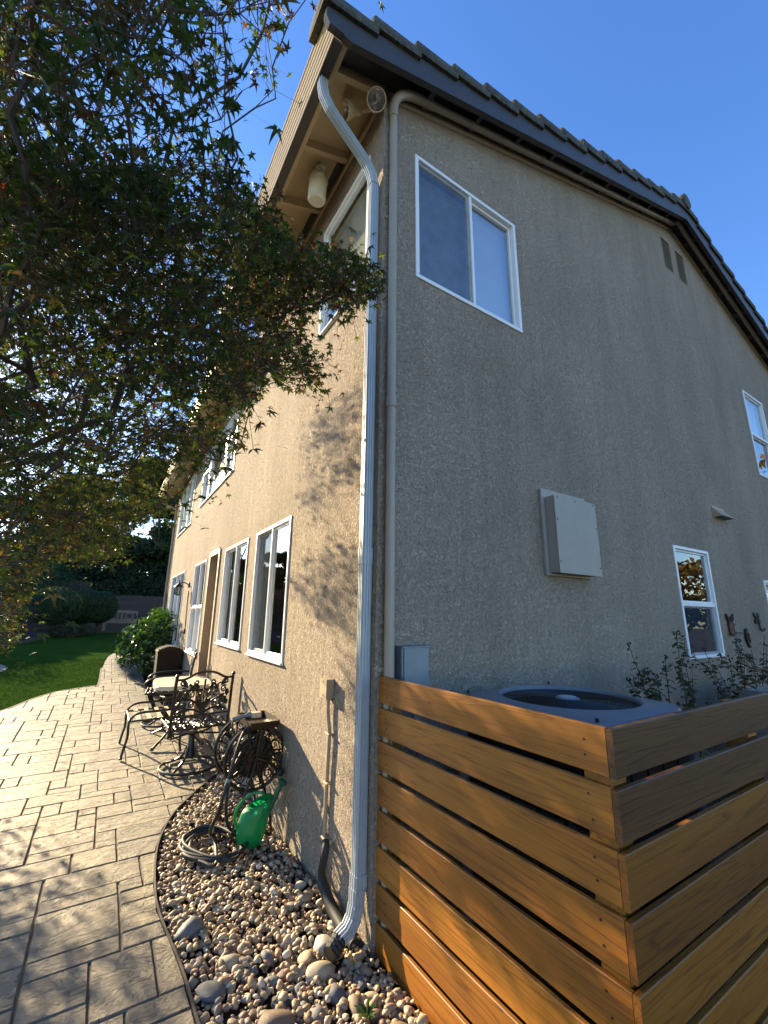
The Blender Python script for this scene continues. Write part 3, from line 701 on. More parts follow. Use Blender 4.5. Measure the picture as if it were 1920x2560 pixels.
big=[(-.52,-.12,.085,'brown','large egg shaped brown rock standing nearest the patio curve','egg'),(-.36,-.16,.052,'grey','large smooth dark grey rock between the brown rocks below the downspout',''),(-.25,-.12,.058,'grey','rounded grey rock just below the downspout outlet',''),
     (-.27,.02,.075,'tan','upright tan rock leaning by the black downspout outlet',''),(-.19,.16,.08,'pale','large pale wedge rock beside the downspout elbow',''),(-.12,-.22,.045,'tan','round tan rock near the foot of the cedar fence',''),
     (-.74,.62,.075,'grey','large grey rock against the patio edging',''),(-.72,.18,.075,'grey','long grey rock lying along the lower patio edge',''),(-.10,-.40,.06,'brown','brown rock lying under the lowest cedar board',''),(-.60,.30,.065,'tan','pale tan angular rock near the lower patio edge',''),
     (-.42,-.33,.055,'tan','round tan rock at the bottom of the rock bed',''),(-.22,-.42,.06,'grey','flat grey rock beside the green weed',''),(-.40,.10,.05,'reddish','reddish oblong rock in the lower rock bed','')]
RB=[]
def put_rock(x,y,s,c,label,rz=None,tilt=.35,zf=.30):
    me=rnd.choice(protos); key=(me.name,c)
    if key not in pmesh: m2=me.copy(); m2.materials.append(RC[c]); m2.name='river_rock'; pmesh[key]=m2
    o=bpy.data.objects.new('river_rock',pmesh[key]); COL.objects.link(o); o.scale=(s,s*rnd.uniform(.85,1.1),s*rnd.uniform(.85,1.15)); o.rotation_euler=(rnd.uniform(-tilt,tilt),rnd.uniform(-tilt,tilt),rnd.uniform(0,6.28) if rz is None else rz)
    o.location=(x,y,-.045+s*zf); placed.append((x,y,s)); tag(o,label,'rock','river rocks in the bed'); RB.append(o); return o
for x,y,s,c,l,e in big: put_rock(x,y,s,c,l,tilt=.3 if e=='' else .6)
tries=0
def zone(x,y):
    if y<-.1 and x>-.25: return 'at the foot of the cedar fence'
    if y<.0: return 'in the lowest part of the rock bed'
    if x<-.66: return 'along the patio edging'
    if x>-.22 and y<.75: return 'by the house wall and downspout'
    if y<.6: return 'in the middle of the rock bed'
    return 'below the coiled black hose'
while len(RB)<300 and tries<60000:
    tries+=1; y=-.62+rnd.random()**1.15*1.75; x=rnd.uniform(-.86,0); f=max(0,min(1,(y+.6)/1.5)); s=rnd.choice([rnd.uniform(.034,.064),rnd.uniform(.024,.040),rnd.uniform(.019,.030)])*(1.0-.36*f)
    if not bed_ok(x,y,s*.7) or near(x,y,s): continue
    c=rnd.choices(['grey','tan','brown','pale','reddish'],[.30,.34,.18,.12,.06])[0]
    if f>.55: c=rnd.choices(['grey','tan','brown','pale','reddish'],[.16,.42,.18,.18,.06])[0]
    sz='small' if s<.026 else ('medium' if s<.040 else 'large')
    put_rock(x,y,s,c,f'{sz} {c} river rock {zone(x,y)}',zf=rnd.uniform(.25,.75))
PV=[];PF=[]; lows=[icos(2,300+k,(1,rnd.uniform(.6,.85),rnd.uniform(.45,.65)),.3) for k in range(10)]; off=0; npb=0
while npb<5600:
    y=-.75+nrg.random()*3.75; x=-.87+nrg.random()*.90
    s=float(.007+.019*nrg.random()**1.7)*(1.1 if y<.3 else 1)
    if not bed_ok(x,y,s*.5): continue
    V_,F_=lows[int(nrg.integers(10))]; e=nrg.uniform(-.6,.6,2); a=nrg.random()*6.28
    ca,sa=math.cos(a),math.sin(a); cx,sx=math.cos(e[0]),math.sin(e[0]); cy,sy=math.cos(e[1]),math.sin(e[1])
    Rm=np.array([[ca,-sa,0],[sa,ca,0],[0,0,1]])@np.array([[1,0,0],[0,cx,-sx],[0,sx,cx]])@np.array([[cy,0,sy],[0,1,0],[-sy,0,cy]])
    PV.append((V_*s)@Rm.T+np.array([x,y,-.042+s*.3+nrg.random()*.030])); PF.append(F_+off); off+=len(V_); npb+=1
tag(npmesh('pebbles',np.concatenate(PV),np.concatenate(PF),M['pebble'],smooth=True),'small tan and grey river pebbles filling the rock bed','pebbles',kind='stuff')
bedm=MB()
for i in range(5):
    for j in range(26):
        P=clip([(-.72,-1.9),(.3,-1.9),(.3,0),(0,0),(0,3.02),(-.02,3.02)]+PATIO[12:1:-1],-1+i*.3,-2+j*.2,-1+(i+1)*.3,-2+(j+1)*.2)
        if len(P)>2: bedm.add([(p[0],p[1],-.05) for p in P],[tuple(range(len(P)))])
tag(bedm.build('rock_bed',M['soil']),kind='structure')
# bits of dry bark and red leaf litter
lit=MB()
for k in range(60):
    x,y=rnd.uniform(-.8,-.02),rnd.uniform(-.4,1.6)
    if not bed_ok(x,y,.02): continue
    a=rnd.uniform(0,6.28); s=rnd.uniform(.008,.02); z=rnd.uniform(-.012,.018)
    lit.add([(x,y,z),(x+s*math.cos(a),y+s*math.sin(a),z+.006),(x+s*math.cos(a+.9),y+s*math.sin(a+.9),z+.003)],[(0,1,2)])
M['litter']=foliage('leaf_litter',[(0,(.30,.09,.03)),(.5,(.20,.07,.03)),(1,(.35,.16,.06))],.2,.7)
tag(lit.build('leaf_litter',M['litter']),'scraps of dry red leaves between the river rocks','litter',kind='stuff')

# ------------------------------------------------------------------ cedar screen fence
fence=empty('slat_fence',(.02,-1.33,0),label='new orange cedar slat fence wrapping the air conditioner',cat='fence')
def place(o,org): o.parent=fence; return o
def board(L,h,t,name='board'):
    m_=MB(); m_.bbox((0,0,0),(L,t,h),.003); return m_
ZT,PI_,BW=1.266,.1661,.1405
nail=[]
for i in range(8):
    z=ZT-i*PI_-BW; dz=rnd.uniform(-.002,.002)
    L=1.33+.033+rnd.uniform(-.004,.002)
    o=board(L,BW,.019).build('board',M['cedar'],fence); o.location=(-.0,0,z+dz); o.rotation_euler.z=R(90); o.location.x=.019+.0
    o2=board(2.7,BW,.021).build('board',M['cedar_dark' if i<2 else 'cedar'],fence); o2.location=(-.001,-.0235,z+dz+rnd.uniform(-.003,.003)); o2.rotation_euler.z=0
    for yy in (.07,1.24):
        for zz in (.04,.10):
            nail.append((-.0012,yy+rnd.uniform(-.006,.006),z+dz+zz+rnd.uniform(-.008,.008)))
for (a,b) in ((.02,1.255),(.02,.01),(1.1,.01),(2.3,.01)):
    m_=MB(); m_.bbox((a+.001,b,-.12),(a+.09,b+.09,ZT-.03),.004); m_.build('post',M['cedar'],fence)
m_=MB()
for n_ in nail: m_.cyl((n_[0]+.001,n_[1],n_[2]),(n_[0]-.0006,n_[1],n_[2]),.0038,8)
sc_=m_.build('screws',M['dkmetal'],fence); sc_['kind']='stuff'

# ------------------------------------------------------------------ air conditioner behind the fence
AX0,AX1,AY0,AY1,AZ=.43,1.245,-1.06,-.20,1.175
ac=empty('air_conditioner',((AX0+AX1)/2,(AY0+AY1)/2,0),label='grey square air conditioner with a round black fan grille behind the cedar fence',cat='air conditioner')
def acb(m_,n,mt,par=None,**k):
    m_.T=None
    for v in m_.v: 
        v.x-=(AX0+AX1)/2; v.y-=(AY0+AY1)/2
    return m_.build(n,mt,par or ac,**k)
m_=MB(); m_.box((AX0+.03,AY0+.03,.06),(AX1-.03,AY1-.03,AZ-.13)); acb(m_,'coil',M['ac_dark'])
m_=MB(); m_.box((AX0,AY0,.0),(AX1,AY1,.06)); acb(m_,'base_pan',M['ac'])
for (a,b) in ((AX0,AY0),(AX1-.05,AY0),(AX0,AY1-.05),(AX1-.05,AY1-.05)):
    m_=MB(); m_.bbox((a,b,.06),(a+.05,b+.05,AZ-.12)); acb(m_,'corner_post',M['ac'])
m_=MB(); 
for k in range(14):
    z=.10+k*.068
    for s in range(5):
        q=s*(AX1-AX0-.14)/5
        for yy in (AY0+.006,AY1-.012): m_.box((AX0+.07+q,yy,z),(AX0+.07+q+.115,yy+.006,z+.040))
        p=s*(AY1-AY0-.14)/5
        for xx in (AX0+.006,AX1-.012): m_.box((xx,AY0+.07+p,z),(xx+.006,AY0+.07+p+.125,z+.040))
lv=acb(m_,'louver',M['ac_dark']); lv['kind']='stuff'
# top cover: square plate with a round hole, rolled edge
cx,cy=(AX0+AX1)/2,(AY0+AY1)/2; RG=.345; N=64; m_=MB(); vs=[]
def sq(an,hx,hy,r=.06):
    c,s=math.cos(an),math.sin(an); k=min(hx/abs(c) if abs(c)>1e-6 else 9,hy/abs(s) if abs(s)>1e-6 else 9); x,y=c*k,s*k
    return x,y
hx,hy=(AX1-AX0)/2,(AY1-AY0)/2
prof=[('s',.985,AZ-.13),('s',1.0,AZ-.125),('s',1.0,AZ-.028),('s',.985,AZ-.010),('s',.955,AZ-.003),('c',RG+.035,AZ+.004),('c',RG+.012,AZ+.012),('c',RG+.002,AZ+.004),('c',RG,AZ-.05)]
angs=sorted([2*math.pi*i/N for i in range(N)])
rings=[]
for kd,sz,z in prof:
    ring=[]
    for an in angs:
        if kd=='s': 
            n_=7.0; c,s=math.cos(an),math.sin(an); k=1/((abs(c)/hx)**n_+(abs(s)/hy)**n_)**(1/n_); ring.append((cx+c*k*sz,cy+s*k*sz,z))
        else: ring.append((cx+math.cos(an)*sz,cy+math.sin(an)*sz,z))
    rings.append(ring)
m_.sweep(rings,cap=False); acb(m_,'top_cover',M['ac'],smooth=True)
m_=MB()
r=.075
while r<RG-.004: m_.ring((cx,cy,AZ-.010+.012*(1-(r/RG)**2)),r,.0026,n=56,k=5); r+=.0125
for k in range(4):
    an=k*math.pi/2+.5; m_.tube([(cx+math.cos(an)*q,cy+math.sin(an)*q,AZ-.014+.012*(1-(q/RG)**2)) for q in (.04,.2,RG)],.004,5)
acb(m_,'fan_grille',M['ac_dark'])
m_=MB(); m_.lathe([(.0001,.004),(.05,.003),(.062,.0),(.066,-.012)],(cx,cy,AZ+.004),n=24,cap=False); acb(m_,'hub_cap',M['steel'],smooth=True)
m_=MB(); m_.lathe([(.0001,.007),(.045,.0062),(.0455,.003)],(cx,cy,AZ+.004),n=24,cap=False); acb(m_,'badge',M['galv'],smooth=True)
m_=MB()
for k in range(4):
    an=k*math.pi/2; m_.add([(cx+.04*math.cos(an),cy+.04*math.sin(an),AZ-.10),(cx+.31*math.cos(an-.25),cy+.31*math.sin(an-.25),AZ-.07),(cx+.31*math.cos(an+.4),cy+.31*math.sin(an+.4),AZ-.13)],[(0,1,2)])
m_.cyl((cx,cy,AZ-.2),(cx,cy,AZ-.06),.06,16); acb(m_,'fan',M['ac_dark'])
m_=MB(); m_.box((cx-.36,cy-.37,AZ-.22),(cx+.36,cy+.37,AZ-.21)); acb(m_,'fan_deck',M['room'])
m_=MB()
for sx in(-1,1):
    for sy in(-1,1): m_.cyl((cx+sx*hx*.88,cy+sy*hy*.90,AZ-.003),(cx+sx*hx*.88,cy+sy*hy*.90,AZ+.012),.008,8)
b_=acb(m_,'top_bolts',M['dkmetal']); b_['kind']='stuff'

# ------------------------------------------------------------------ boxes on the walls
t=empty('electrical_disconnect',(.22,0,1.3),label='blue grey metal electrical switch box on the wall behind the fence',cat='electrical box')
m_=MB(); m_.bbox((-.095,-.085,-.16),(.10,-.001,.12),.006); m_.build('enclosure',M['steel'],t)
m_=MB(); m_.bbox((-.085,-.094,-.13),(.092,-.0855,.125),.003); m_.bbox((-.10,-.10,.118),(.106,-.0,.128),.002); m_.build('cover',M['steel'],t)
m_=MB(); m_.tube(spline([(.02,-.05,-.16),(.02,-.06,-.4),(.12,-.1,-.62),(.3,-.3,-.7)],5),.014,8); m_.build('conduit',M['ac'],t,smooth=True)
t=empty('utility_cabinet',(1.88,0,2.27),label='beige screwed metal cabinet mounted mid wall on the shaded gable side',cat='utility box')
m_=MB(); m_.bbox((-.315,-.03,-.345),(.295,-.001,.372),.003); m_.build('backplate',M['beige_box'],t)
m_=MB(); m_.bbox((-.275,-.118,-.325),(.285,-.031,.300),.004); m_.build('body',M['beige_box'],t)
m_=MB(); m_.bbox((-.280,-.124,-.330),(.290,-.1185,.305),.002); m_.build('cover',M['beige_box'],t)
m_=MB()
for x,z in [(-.24,.285),(.0,.285),(.25,.285),(-.262,.10),(-.262,-.24),(.272,.08),(.272,-.26)]: m_.cyl((x,-.124,z),(x,-.1275,z),.006,8)
b_=m_.build('screws',M['dkmetal'],t); b_['kind']='stuff'
t=empty('vent_hood',(5.02,0,2.88),label='small beige wedge shaped vent hood on the shaded wall',cat='vent')
m_=MB(); m_.prism([(-.0,-.001,.12),(-.0,-.11,-.01),(-.0,-.001,-.01)],(.36,0,0)); m_.box((-.015,-.008,-.03),(.375,-.0005,.14)); m_.build('hood',M['tan'],t)
m_=MB(); m_.box((.02,-.09,-.016),(.34,-.012,-.0105)); m_.build('flap',M['ac_dark'],t)
t=empty('junction_box',(0,.565,1.13),label='small tan junction box with conduit running down the sunlit wall',cat='junction box')
m_=MB(); m_.bbox((-.052,-.05,-.06),(-.001,.05,.055),.003); m_.build('box',M['tan'],t)
m_=MB(); m_.bbox((-.057,-.053,-.062),(-.0525,.053,.058),.002); 
for z in (-.045,.04): m_.cyl((-.057,0,z),(-.0595,0,z),.005,8)
m_.build('cover',M['tan'],t)
m_=MB(); m_.tube(spline([(-.025,-.02,-.06),(-.024,-.022,-.16),(-.020,-.045,-.26),(-.020,-.045,-.33),(-.018,-.03,-.60),(-.018,-.028,-1.16)],5),.0125,10); m_.build('conduit',M['tan'],t,smooth=True)
m_=MB()
for z in (-.28,-.56,-.86): m_.bbox((-.036,-.065,z),(-.001,-.01,z+.012),.002)
m_.build('clamps',M['tan'],t)['kind']='stuff'
t=empty('drain_hose',(0,.43,.24),label='black foam wrapped drain hose bending down the wall by the downspout',cat='hose')
m_=MB(); m_.tube([(0,.045,.03),(-.05,.03,.035)],.012,8); m_.build('spigot',M['cream'],t)
m_=MB(); m_.tube(spline([(-.045,.035,.045),(-.06,.0,.02),(-.066,.015,-.05),(-.066,.03,-.10),(-.06,.03,-.15)],5),[.023]*21,10)
m_.tube(spline([(-.06,.032,-.145),(-.058,-.03,-.185),(-.055,-.12,-.225),(-.055,-.26,-.245),(-.055,-.36,-.25)],5),[.030]*21,12); m_.build('sleeve',M['black'],t,smooth=True)
# ------------------------------------------------------------------ patio furniture (cast metal)
def spiral(c,r,t0,turns,u,w,n=18,tail=None):             # scroll in the plane (u,w)
    c=Vector(c); out=[]
    for i in range(n+1):
        q=i/n; a=t0+turns*2*math.pi*q; rr=r*(1-.80*q); out.append(c+u*math.cos(a)*rr+w*math.sin(a)*rr)
    return out
def filigree(m_,w,h,o,U_,W_,t=.005,seed=1):              # leafy scrollwork filling a w x h panel
    rr=random.Random(seed); o=Vector(o)
    P=lambda x,y:o+U_*x+W_*y
    for s in (-1,1):
        m_.tube(spline([P(0,.0),P(s*.10*w,h*.28),P(s*.30*w,h*.45),P(s*.44*w,h*.40)],5),t*1.3,5)
        m_.tube(spline([P(0,.0),P(s*.05*w,h*.38),P(s*.14*w,h*.68),P(s*.30*w,h*.86)],5),t*1.3,5)
        m_.tube(spline([P(0,.02*h),P(s*.16*w,h*.14),P(s*.32*w,h*.15),P(s*.47*w,h*.07)],5),t*1.2,5)
        for (x,y,r,a,tn) in [(.36,.28,.11,0,1.4),(.22,.58,.12,2,-1.5),(.38,.66,.10,1,1.4),(.15,.88,.085,4,1.3),(.40,.88,.085,3,-1.3),(.20,.28,.085,1,-1.3),(.40,.08,.065,0,1.2),(.10,.52,.06,2,1.2)]:
            m_.tube(spiral(P(s*x*w,y*h),r*min(w,h),a if s>0 else math.pi-a,tn*s,U_,W_),t,5)
        for (x,y,an) in [(.30,.43,.6),(.12,.70,1.2),(.28,.14,.1),(.44,.50,1.5),(.33,.80,.9),(.08,.30,1.1),(.25,.70,2.2),(.45,.25,1.9)]:   # little leaves
            c=P(s*x*w,y*h); d=(U_*(s*math.cos(an))+W_*math.sin(an))*.072; e=(U_*(-s*math.sin(an))+W_*math.cos(an))*.026; nn=U_.cross(W_)*.004
            m_.prism([c-d*.3,c+d*.25+e,c+d,c+d*.25-e],nn)
    m_.tube([P(0,0),P(0,h*.97)],t*1.2,5)
    for k in range(5):
        an=math.pi*(k+.5)/5; c=P(0,h*.2); d=(U_*math.cos(an)+W_*math.sin(an))*.07; e=(U_*-math.sin(an)+W_*math.cos(an))*.022
        m_.prism([c,c+d*.5+e,c+d,c+d*.5-e],U_.cross(W_)*.005)
def swivel_chair(label,loc,rz,arms):
    t=empty('swivel_chair',loc,rz,label,'chair','cast metal swivel chairs')
    X,Y,Z=Vector((1,0,0)),Vector((0,1,0)),Vector((0,0,1)); I=M['iron']
    # local: faces +Y, back at y=-.24
    m_=MB(); m_.ring((0,0,.025),.285,.014,n=48,k=8); m_.build('base_ring',I,t,smooth=True)
    for k in range(4):
        a=math.pi/4+k*math.pi/2; c,s=math.cos(a),math.sin(a); m_=MB()
        m_.tube(spline([(c*.28,s*.28,.03),(c*.19,s*.19,.055),(c*.09,s*.09,.11),(c*.045,s*.045,.20)],5),.013,8); m_.build('base_leg',I,t,smooth=True)
    m_=MB(); m_.lathe([(.05,.10),(.052,.17),(.035,.20),(.03,.32),(.055,.335),(.06,.35)],(0,0,0),n=16); m_.build('pedestal',I,t,smooth=True)
    m_=MB()
    for sx in (-1,1):
        m_.tube(spline([(sx*.265,-.235,.44),(sx*.25,-.20,.36),(sx*.20,-.1,.335),(sx*.05,-.0,.335)],5),.010,6); m_.tube(spline([(sx*.265,.235,.44),(sx*.25,.20,.36),(sx*.20,.1,.335),(sx*.05,.0,.335)],5),.010,6)
    m_.build('seat_support',I,t,smooth=True)
    m_=MB(); S=.27
    m_.tube([(-S,-S+.02,.44),(S,-S+.02,.44),(S,S,.45),(-S,S,.45)],.013,8,closed=True)
    for k in range(6): m_.tube([(-S+.09*k+.045,-S+.02,.445),(-S+.09*k+.045,S,.452)],.0045,5)
    filigree(m_,.52,.50,(0,-.24,.445),X,(Y*.999+Z*.02).normalized(),.0070,3); m_.build('seat',I,t)
    bt=empty; lean=Vector((0,-.10,.995)).normalized()
    m_=MB(); B0=Vector((0,-.25,.40))
    for sx in (-1,1):
        p=B0+X*sx*.285; m_.tube(spline([p-Z*.02,p+lean*.2,p+lean*.42,p+lean*.56+Vector((0,-.012,0))],5),[.016]*16,8); m_.lathe([(.019,0),(.021,.012),(.012,.026),(.002,.032)],p+lean*.56+Vector((0,-.014,0)),lean,12)
    top=[B0+X*(-.285)+lean*.53]+[B0+X*x_+lean*(.53+dz) for x_,dz in ((-.2,.005),(-.10,.055),(0,.07),(.10,.055),(.2,.005))]+[B0+X*.285+lean*.53]
    m_.tube(spline(top,5),.012,8); m_.tube([B0+X*-.285+lean*.17,B0+X*.285+lean*.17],.010,8); m_.tube([B0+X*-.285+lean*.04,B0+X*.285+lean*.04],.011,8)
    bk=m_.build('back_frame',I,t,smooth=True)
    m_=MB(); filigree(m_,.54,.36,B0+lean*.175,X,lean,.0092,5)
    for k in range(4): m_.tube(spiral(B0+X*(-.2+.133*k)+lean*.10,.055,k,1.3,X,lean),.0075,5)
    m_.build('scrollwork',I,t)
    if arms:
        for sx in (-1,1):
            m_=MB(); m_.tube(spline([(sx*.285,-.28,.66),(sx*.30,-.1,.67),(sx*.30,.12,.66),(sx*.30,.24,.63),(sx*.295,.285,.58),(sx*.295,.26,.55)],6),.014,8); m_.tube(spline([(sx*.30,.2,.645),(sx*.285,.16,.55),(sx*.27,.14,.45)],5),.011,8); m_.build('arm',I,t,smooth=True)
    return t
swivel_chair('near black scrollwork swivel chair seen from behind on its ring base',(-.365,3.17,0),R(4),False)
swivel_chair('far black scrollwork swivel chair beyond the cream table, turned towards the lawn',(-.42,5.05,gz(5.05)),R(82),True)
t=empty('patio_table',(-.36,4.25,gz(4.2)),R(-4),'cream topped patio table with dark legs between the two swivel chairs','table')
m_=MB(); n_=9.
def sell(hx,hy,p=4.5,N=56): return [(math.copysign(abs(math.cos(a))**(2/p),math.cos(a))*hx,math.copysign(abs(math.sin(a))**(2/p),math.sin(a))*hy) for a in [2*math.pi*i/N for i in range(N)]]
m_.sweep([[(x*k,y*k,z) for x,y in sell(.335,.46)] for k,z in ((.96,.655),(1,.662),(1.0,.695),(.985,.704))]); m_.build('tabletop',M['tabletop'],t)
m_=MB(); m_.tube([(x*.9,y*.9,.635) for x,y in sell(.335,.46)],.012,6,closed=True); m_.build('apron',M['iron'],t)
for sx in(-1,1):
    for sy in (-1,1):
        m_=MB(); m_.tube(spline([(sx*.06,sy*.08,.64),(sx*.05,sy*.06,.40),(sx*.10,sy*.14,.16),(sx*.24,sy*.33,.035),(sx*.27,sy*.37,.012)],6),.015,8); m_.lathe([(.022,0),(.022,.012),(.012,.03)],(sx*.272,sy*.372,.0),n=10); m_.build('leg',M['iron'],t,smooth=True)
t=empty('footstool_frame',(-.66,4.06,gz(4.0)),0,'dark metal footstool frame with bare strap seat beside the table','footstool')
for sy in (-1,1):
    m_=MB(); y=sy*.31
    m_.tube(spline([(-.315,y,.0),(-.300,y,.10),(-.278,y,.22),(-.282,y,.36),(-.25,y,.43),(-.17,y,.462),(-.02,y,.465),(.20,y,.468),(.27,y,.44),(.28,y,.30),(.27,y,.12),(.29,y,.0)],6),.0135,8); m_.lathe([(.02,0),(.02,.014),(.011,.02)],(-.315,y,0),n=10); m_.build('leg_rail',M['iron'],t,smooth=True)
    m_=MB(); m_.tube([(-.275,y,.378),(.27,y,.385)],.010,6); m_.build('seat_rail',M['iron'],t,smooth=True)
for k in range(4):
    m_=MB(); x=-.19+k*.115; m_.sweep([[(x-.022,y_,z_),(x+.022,y_,z_),(x+.022,y_,z_+.004),(x-.022,y_,z_+.004)] for y_,z_ in ((-.315,.392),(-.15,.386),(.15,.386),(.315,.392))]); m_.build('seat_strap',M['cream'],t)
m_=MB(); m_.tube([(-.277,-.31,.378),(-.277,.31,.378)],.010,6); m_.build('cross_rail',M['iron'],t,smooth=True)

# ------------------------------------------------------------------ hose reel, hose, watering can
HX,HY=-.215,1.56
t=empty('hose_reel',(HX,HY,0),0,'bronze hose reel with lacy wheels and a cream tray against the sunlit wall','hose reel')
AZ_=.53; RAD=.225
for s,yy in ((0,-.17),(1,.17)):
    m_=MB(); c=Vector((0,yy,AZ_)); ax=(0,1,0)
    m_.ring(c,RAD,.013,ax,n=48,k=8); m_.ring(c,RAD*.86,.005,ax,n=40,k=5); m_.ring(c,RAD*.28,.006,ax,n=24,k=5)
    U_,W_=Vector((1,0,0)),Vector((0,0,1))
    for k in range(14):
        a=2*math.pi*k/14; 
        m_.tube(spiral(c+U_*math.cos(a)*RAD*.72+W_*math.sin(a)*RAD*.72,RAD*.15,a,1.4,U_,W_,12),.0042,5); m_.tube(spiral(c+U_*math.cos(a+.2)*RAD*.46+W_*math.sin(a+.2)*RAD*.46,RAD*.13,a+2,-1.4,U_,W_,12),.0042,5)
        m_.tube(spline([c+U_*math.cos(a)*RAD*.28+W_*math.sin(a)*RAD*.28,c+U_*math.cos(a+.25)*RAD*.6+W_*math.sin(a+.25)*RAD*.6,c+U_*math.cos(a+.1)*RAD*.98+W_*math.sin(a+.1)*RAD*.98],4),.0045,5)
        m_.ring(c+U_*math.cos(a+.1)*RAD*.92+W_*math.sin(a+.1)*RAD*.92,RAD*.07,.004,ax,n=12,k=4)
    for k in range(5):
        a=2*math.pi*k/5; m_.prism([c+U_*math.cos(a+q)*RAD*r_+W_*math.sin(a+q)*RAD*r_ for q,r_ in ((-.2,.28),(-.06,.9),(.06,.9),(.2,.28))],(0,.004,0))
    m_.lathe([(.03,-.012),(.03,.012)],c,ax,16); m_.build('wheel',M['reel'],t)
m_=MB(); m_.lathe([(.10,-.165),(.10,.165)],(0,0,AZ_),(0,1,0),24); m_.build('drum',M['reel'],t,smooth=True)
for sy in (-1,1):
    m_=MB(); y=sy*.20
    m_.tube(spline([(-.14,y,0),(-.12,y,.15),(-.03,y,.40),(0,y,AZ_),(.02,y,.70),(.02,y,.745)],5),.010,8); m_.tube(spline([(.15,y,0),(.13,y,.15),(.04,y,.42),(0,y,AZ_)],5),.010,8); m_.build('side_frame',M['reel'],t,smooth=True)
    m_=MB(); m_.tube(spline([(-.12,y,.0),(-.0,y,.035),(.14,y,0)],5),.009,6); m_.build('foot_bar',M['reel'],t,smooth=True)
m_=MB(); a,b,c,e=-.06,.15,-.215,.17; z0,z1=.735,.785
m_.box((a,c,z0),(b,e,z0+.006)); m_.prism([(a,c,z0),(a-.012,c-.012,z1),(b+.012,c-.012,z1),(b,c,z0)],(0,.006,0)); m_.prism([(a,e,z0),(a-.012,e+.012,z1),(b+.012,e+.012,z1),(b,e,z0)],(0,-.006,0))
m_.prism([(a,c+.006,z0),(a,e-.006,z0),(a-.012,e-.0,z1),(a-.012,c+.0,z1)],(.006,0,0)); m_.prism([(b,c+.006,z0),(b,e-.006,z0),(b+.012,e,z1),(b+.012,c,z1)],(-.006,0,0)); m_.build('tray',M['reel'],t)
m_=MB(); m_.cyl((0,-.18,AZ_),(0,-.225,AZ_),.016,12); m_.tube(spline([(0,-.225,AZ_),(.06,-.235,AZ_-.02),(.12,-.235,AZ_-.055),(.165,-.235,AZ_-.10)],5),.010,8); ck=m_.build('crank',M['reel'],t,smooth=True)
m_=MB(); m_.lathe([(.010,0),(.026,.012),(.030,.04),(.024,.075),(.008,.088)],(.165,-.225,AZ_-.10),(0,-1,0),14); m_.build('knob',M['black'],ck,smooth=True)
m_=MB()
for k in range(9):
    for j in range(2): m_.ring((0,-.14+.033*k+.01*j,AZ_),.115+.024*j,.0125,(0,1,0),36,8)
t2=empty('garden_hose',(HX,HY,0),0,'long black garden hose coiled on the river rocks and wound on the reel','hose')
m_.build('wound_coil',M['black'],t2,smooth=True)
O=Vector((HX,HY,0)); rr_=random.Random(4)
loop=[]; cx,cy=-.47,1.36
for i in range(62):
    a=-1.2-2*math.pi*i/16; k=i/62; loop.append(Vector((cx+math.cos(a)*(.165+.035*math.sin(i*.7)+.01*k)-.05*math.sin(a),cy+math.sin(a)*(.235+.03*math.cos(i*.45)),.012+.020*k+.016*(i%16>8)*k)))
lead=[Vector(p)+O for p in [(-.02,-.05,.70),(-.09,-.16,.735),(-.165,-.27,.66),(-.235,-.36,.48),(-.285,-.37,.30),(-.30,-.25,.14),(-.26,-.13,.055)]]
m_=MB(); m_.tube(spline(lead+[Vector((-.44,1.55,.045))]+loop[2:],4),.0118,8); m_.build('running_length',M['black'],t2,smooth=True,loc=-O)
m_=MB(); m_.tube(spline([Vector(p)+O for p in [(-.10,-.18,.60),(-.19,-.24,.46),(-.21,-.25,.28),(-.17,-.2,.12),(-.08,-.10,.03),(.03,-.06,.02)]],5),.0118,8); m_.build('return_length',M['black'],t2,smooth=True,loc=-O)
m_=MB(); m_.cyl(O+Vector((-.235,-.36,.475)),O+Vector((-.248,-.362,.435)),.016,12); m_.build('coupling',M['steel'],t2,smooth=True,loc=-O)
for o in t2.children: o.location=-O if o.name.split('.')[0]!='wound_coil' else (0,0,0)
t=empty('hose_nozzle',(HX,HY-.02,.78),0,'grey and cream spray nozzle lying across the reel tray','nozzle')
m_=MB(); m_.lathe([(.012,0),(.016,.02),(.018,.06),(.013,.10),(.022,.13),(.024,.15)],(-.17,-.03,.012),(1,.1,.12),14); m_.build('barrel',M['steel'],t,smooth=True)
m_=MB(); m_.bbox((-.02,-.05,.005),(.055,.015,.045),.006); m_.build('body',M['cream'],t)
m_=MB(); m_.tube(spline([(-.16,-.03,0),(-.17,-.05,-.04),(-.15,-.09,-.09)],4),.008,6); m_.build('lever',M['dkmetal'],t,smooth=True)
# green watering can
gp=NT('green_plastic'); gp.set(Roughness=.3); gp.b.inputs['Base Color'].default_value=(.008,.22,.075,1); n_=gp.noise(gp.coord(),14,3)
kc=gp.ramp(n_.outputs[0],[(.3,(.007,.19,.065)),(.7,(.012,.25,.09))]); gp.l(kc,gp.b.inputs['Base Color']); tr=gp.n('BsdfTranslucent'); tr.inputs[0].default_value=(.01,.40,.13,1); mx=gp.n('MixShader'); mx.inputs[0].default_value=.30
gp.l(gp.b.outputs[0],mx.inputs[1]); gp.l(tr.outputs[0],mx.inputs[2]); gp.l(mx.outputs[0],gp.out.inputs[0]); M['green']=gp.mat
M['dkgreen']=paint('dark_green_plastic',(.008,.085,.045),.4,var=.1)
t=empty('watering_can',(-.245,1.305,.0),R(-12),'green plastic watering can standing on the river rocks by the hose','watering can')
t.rotation_euler=(R(10),R(8),R(-14))
m_=MB(); rings=[]
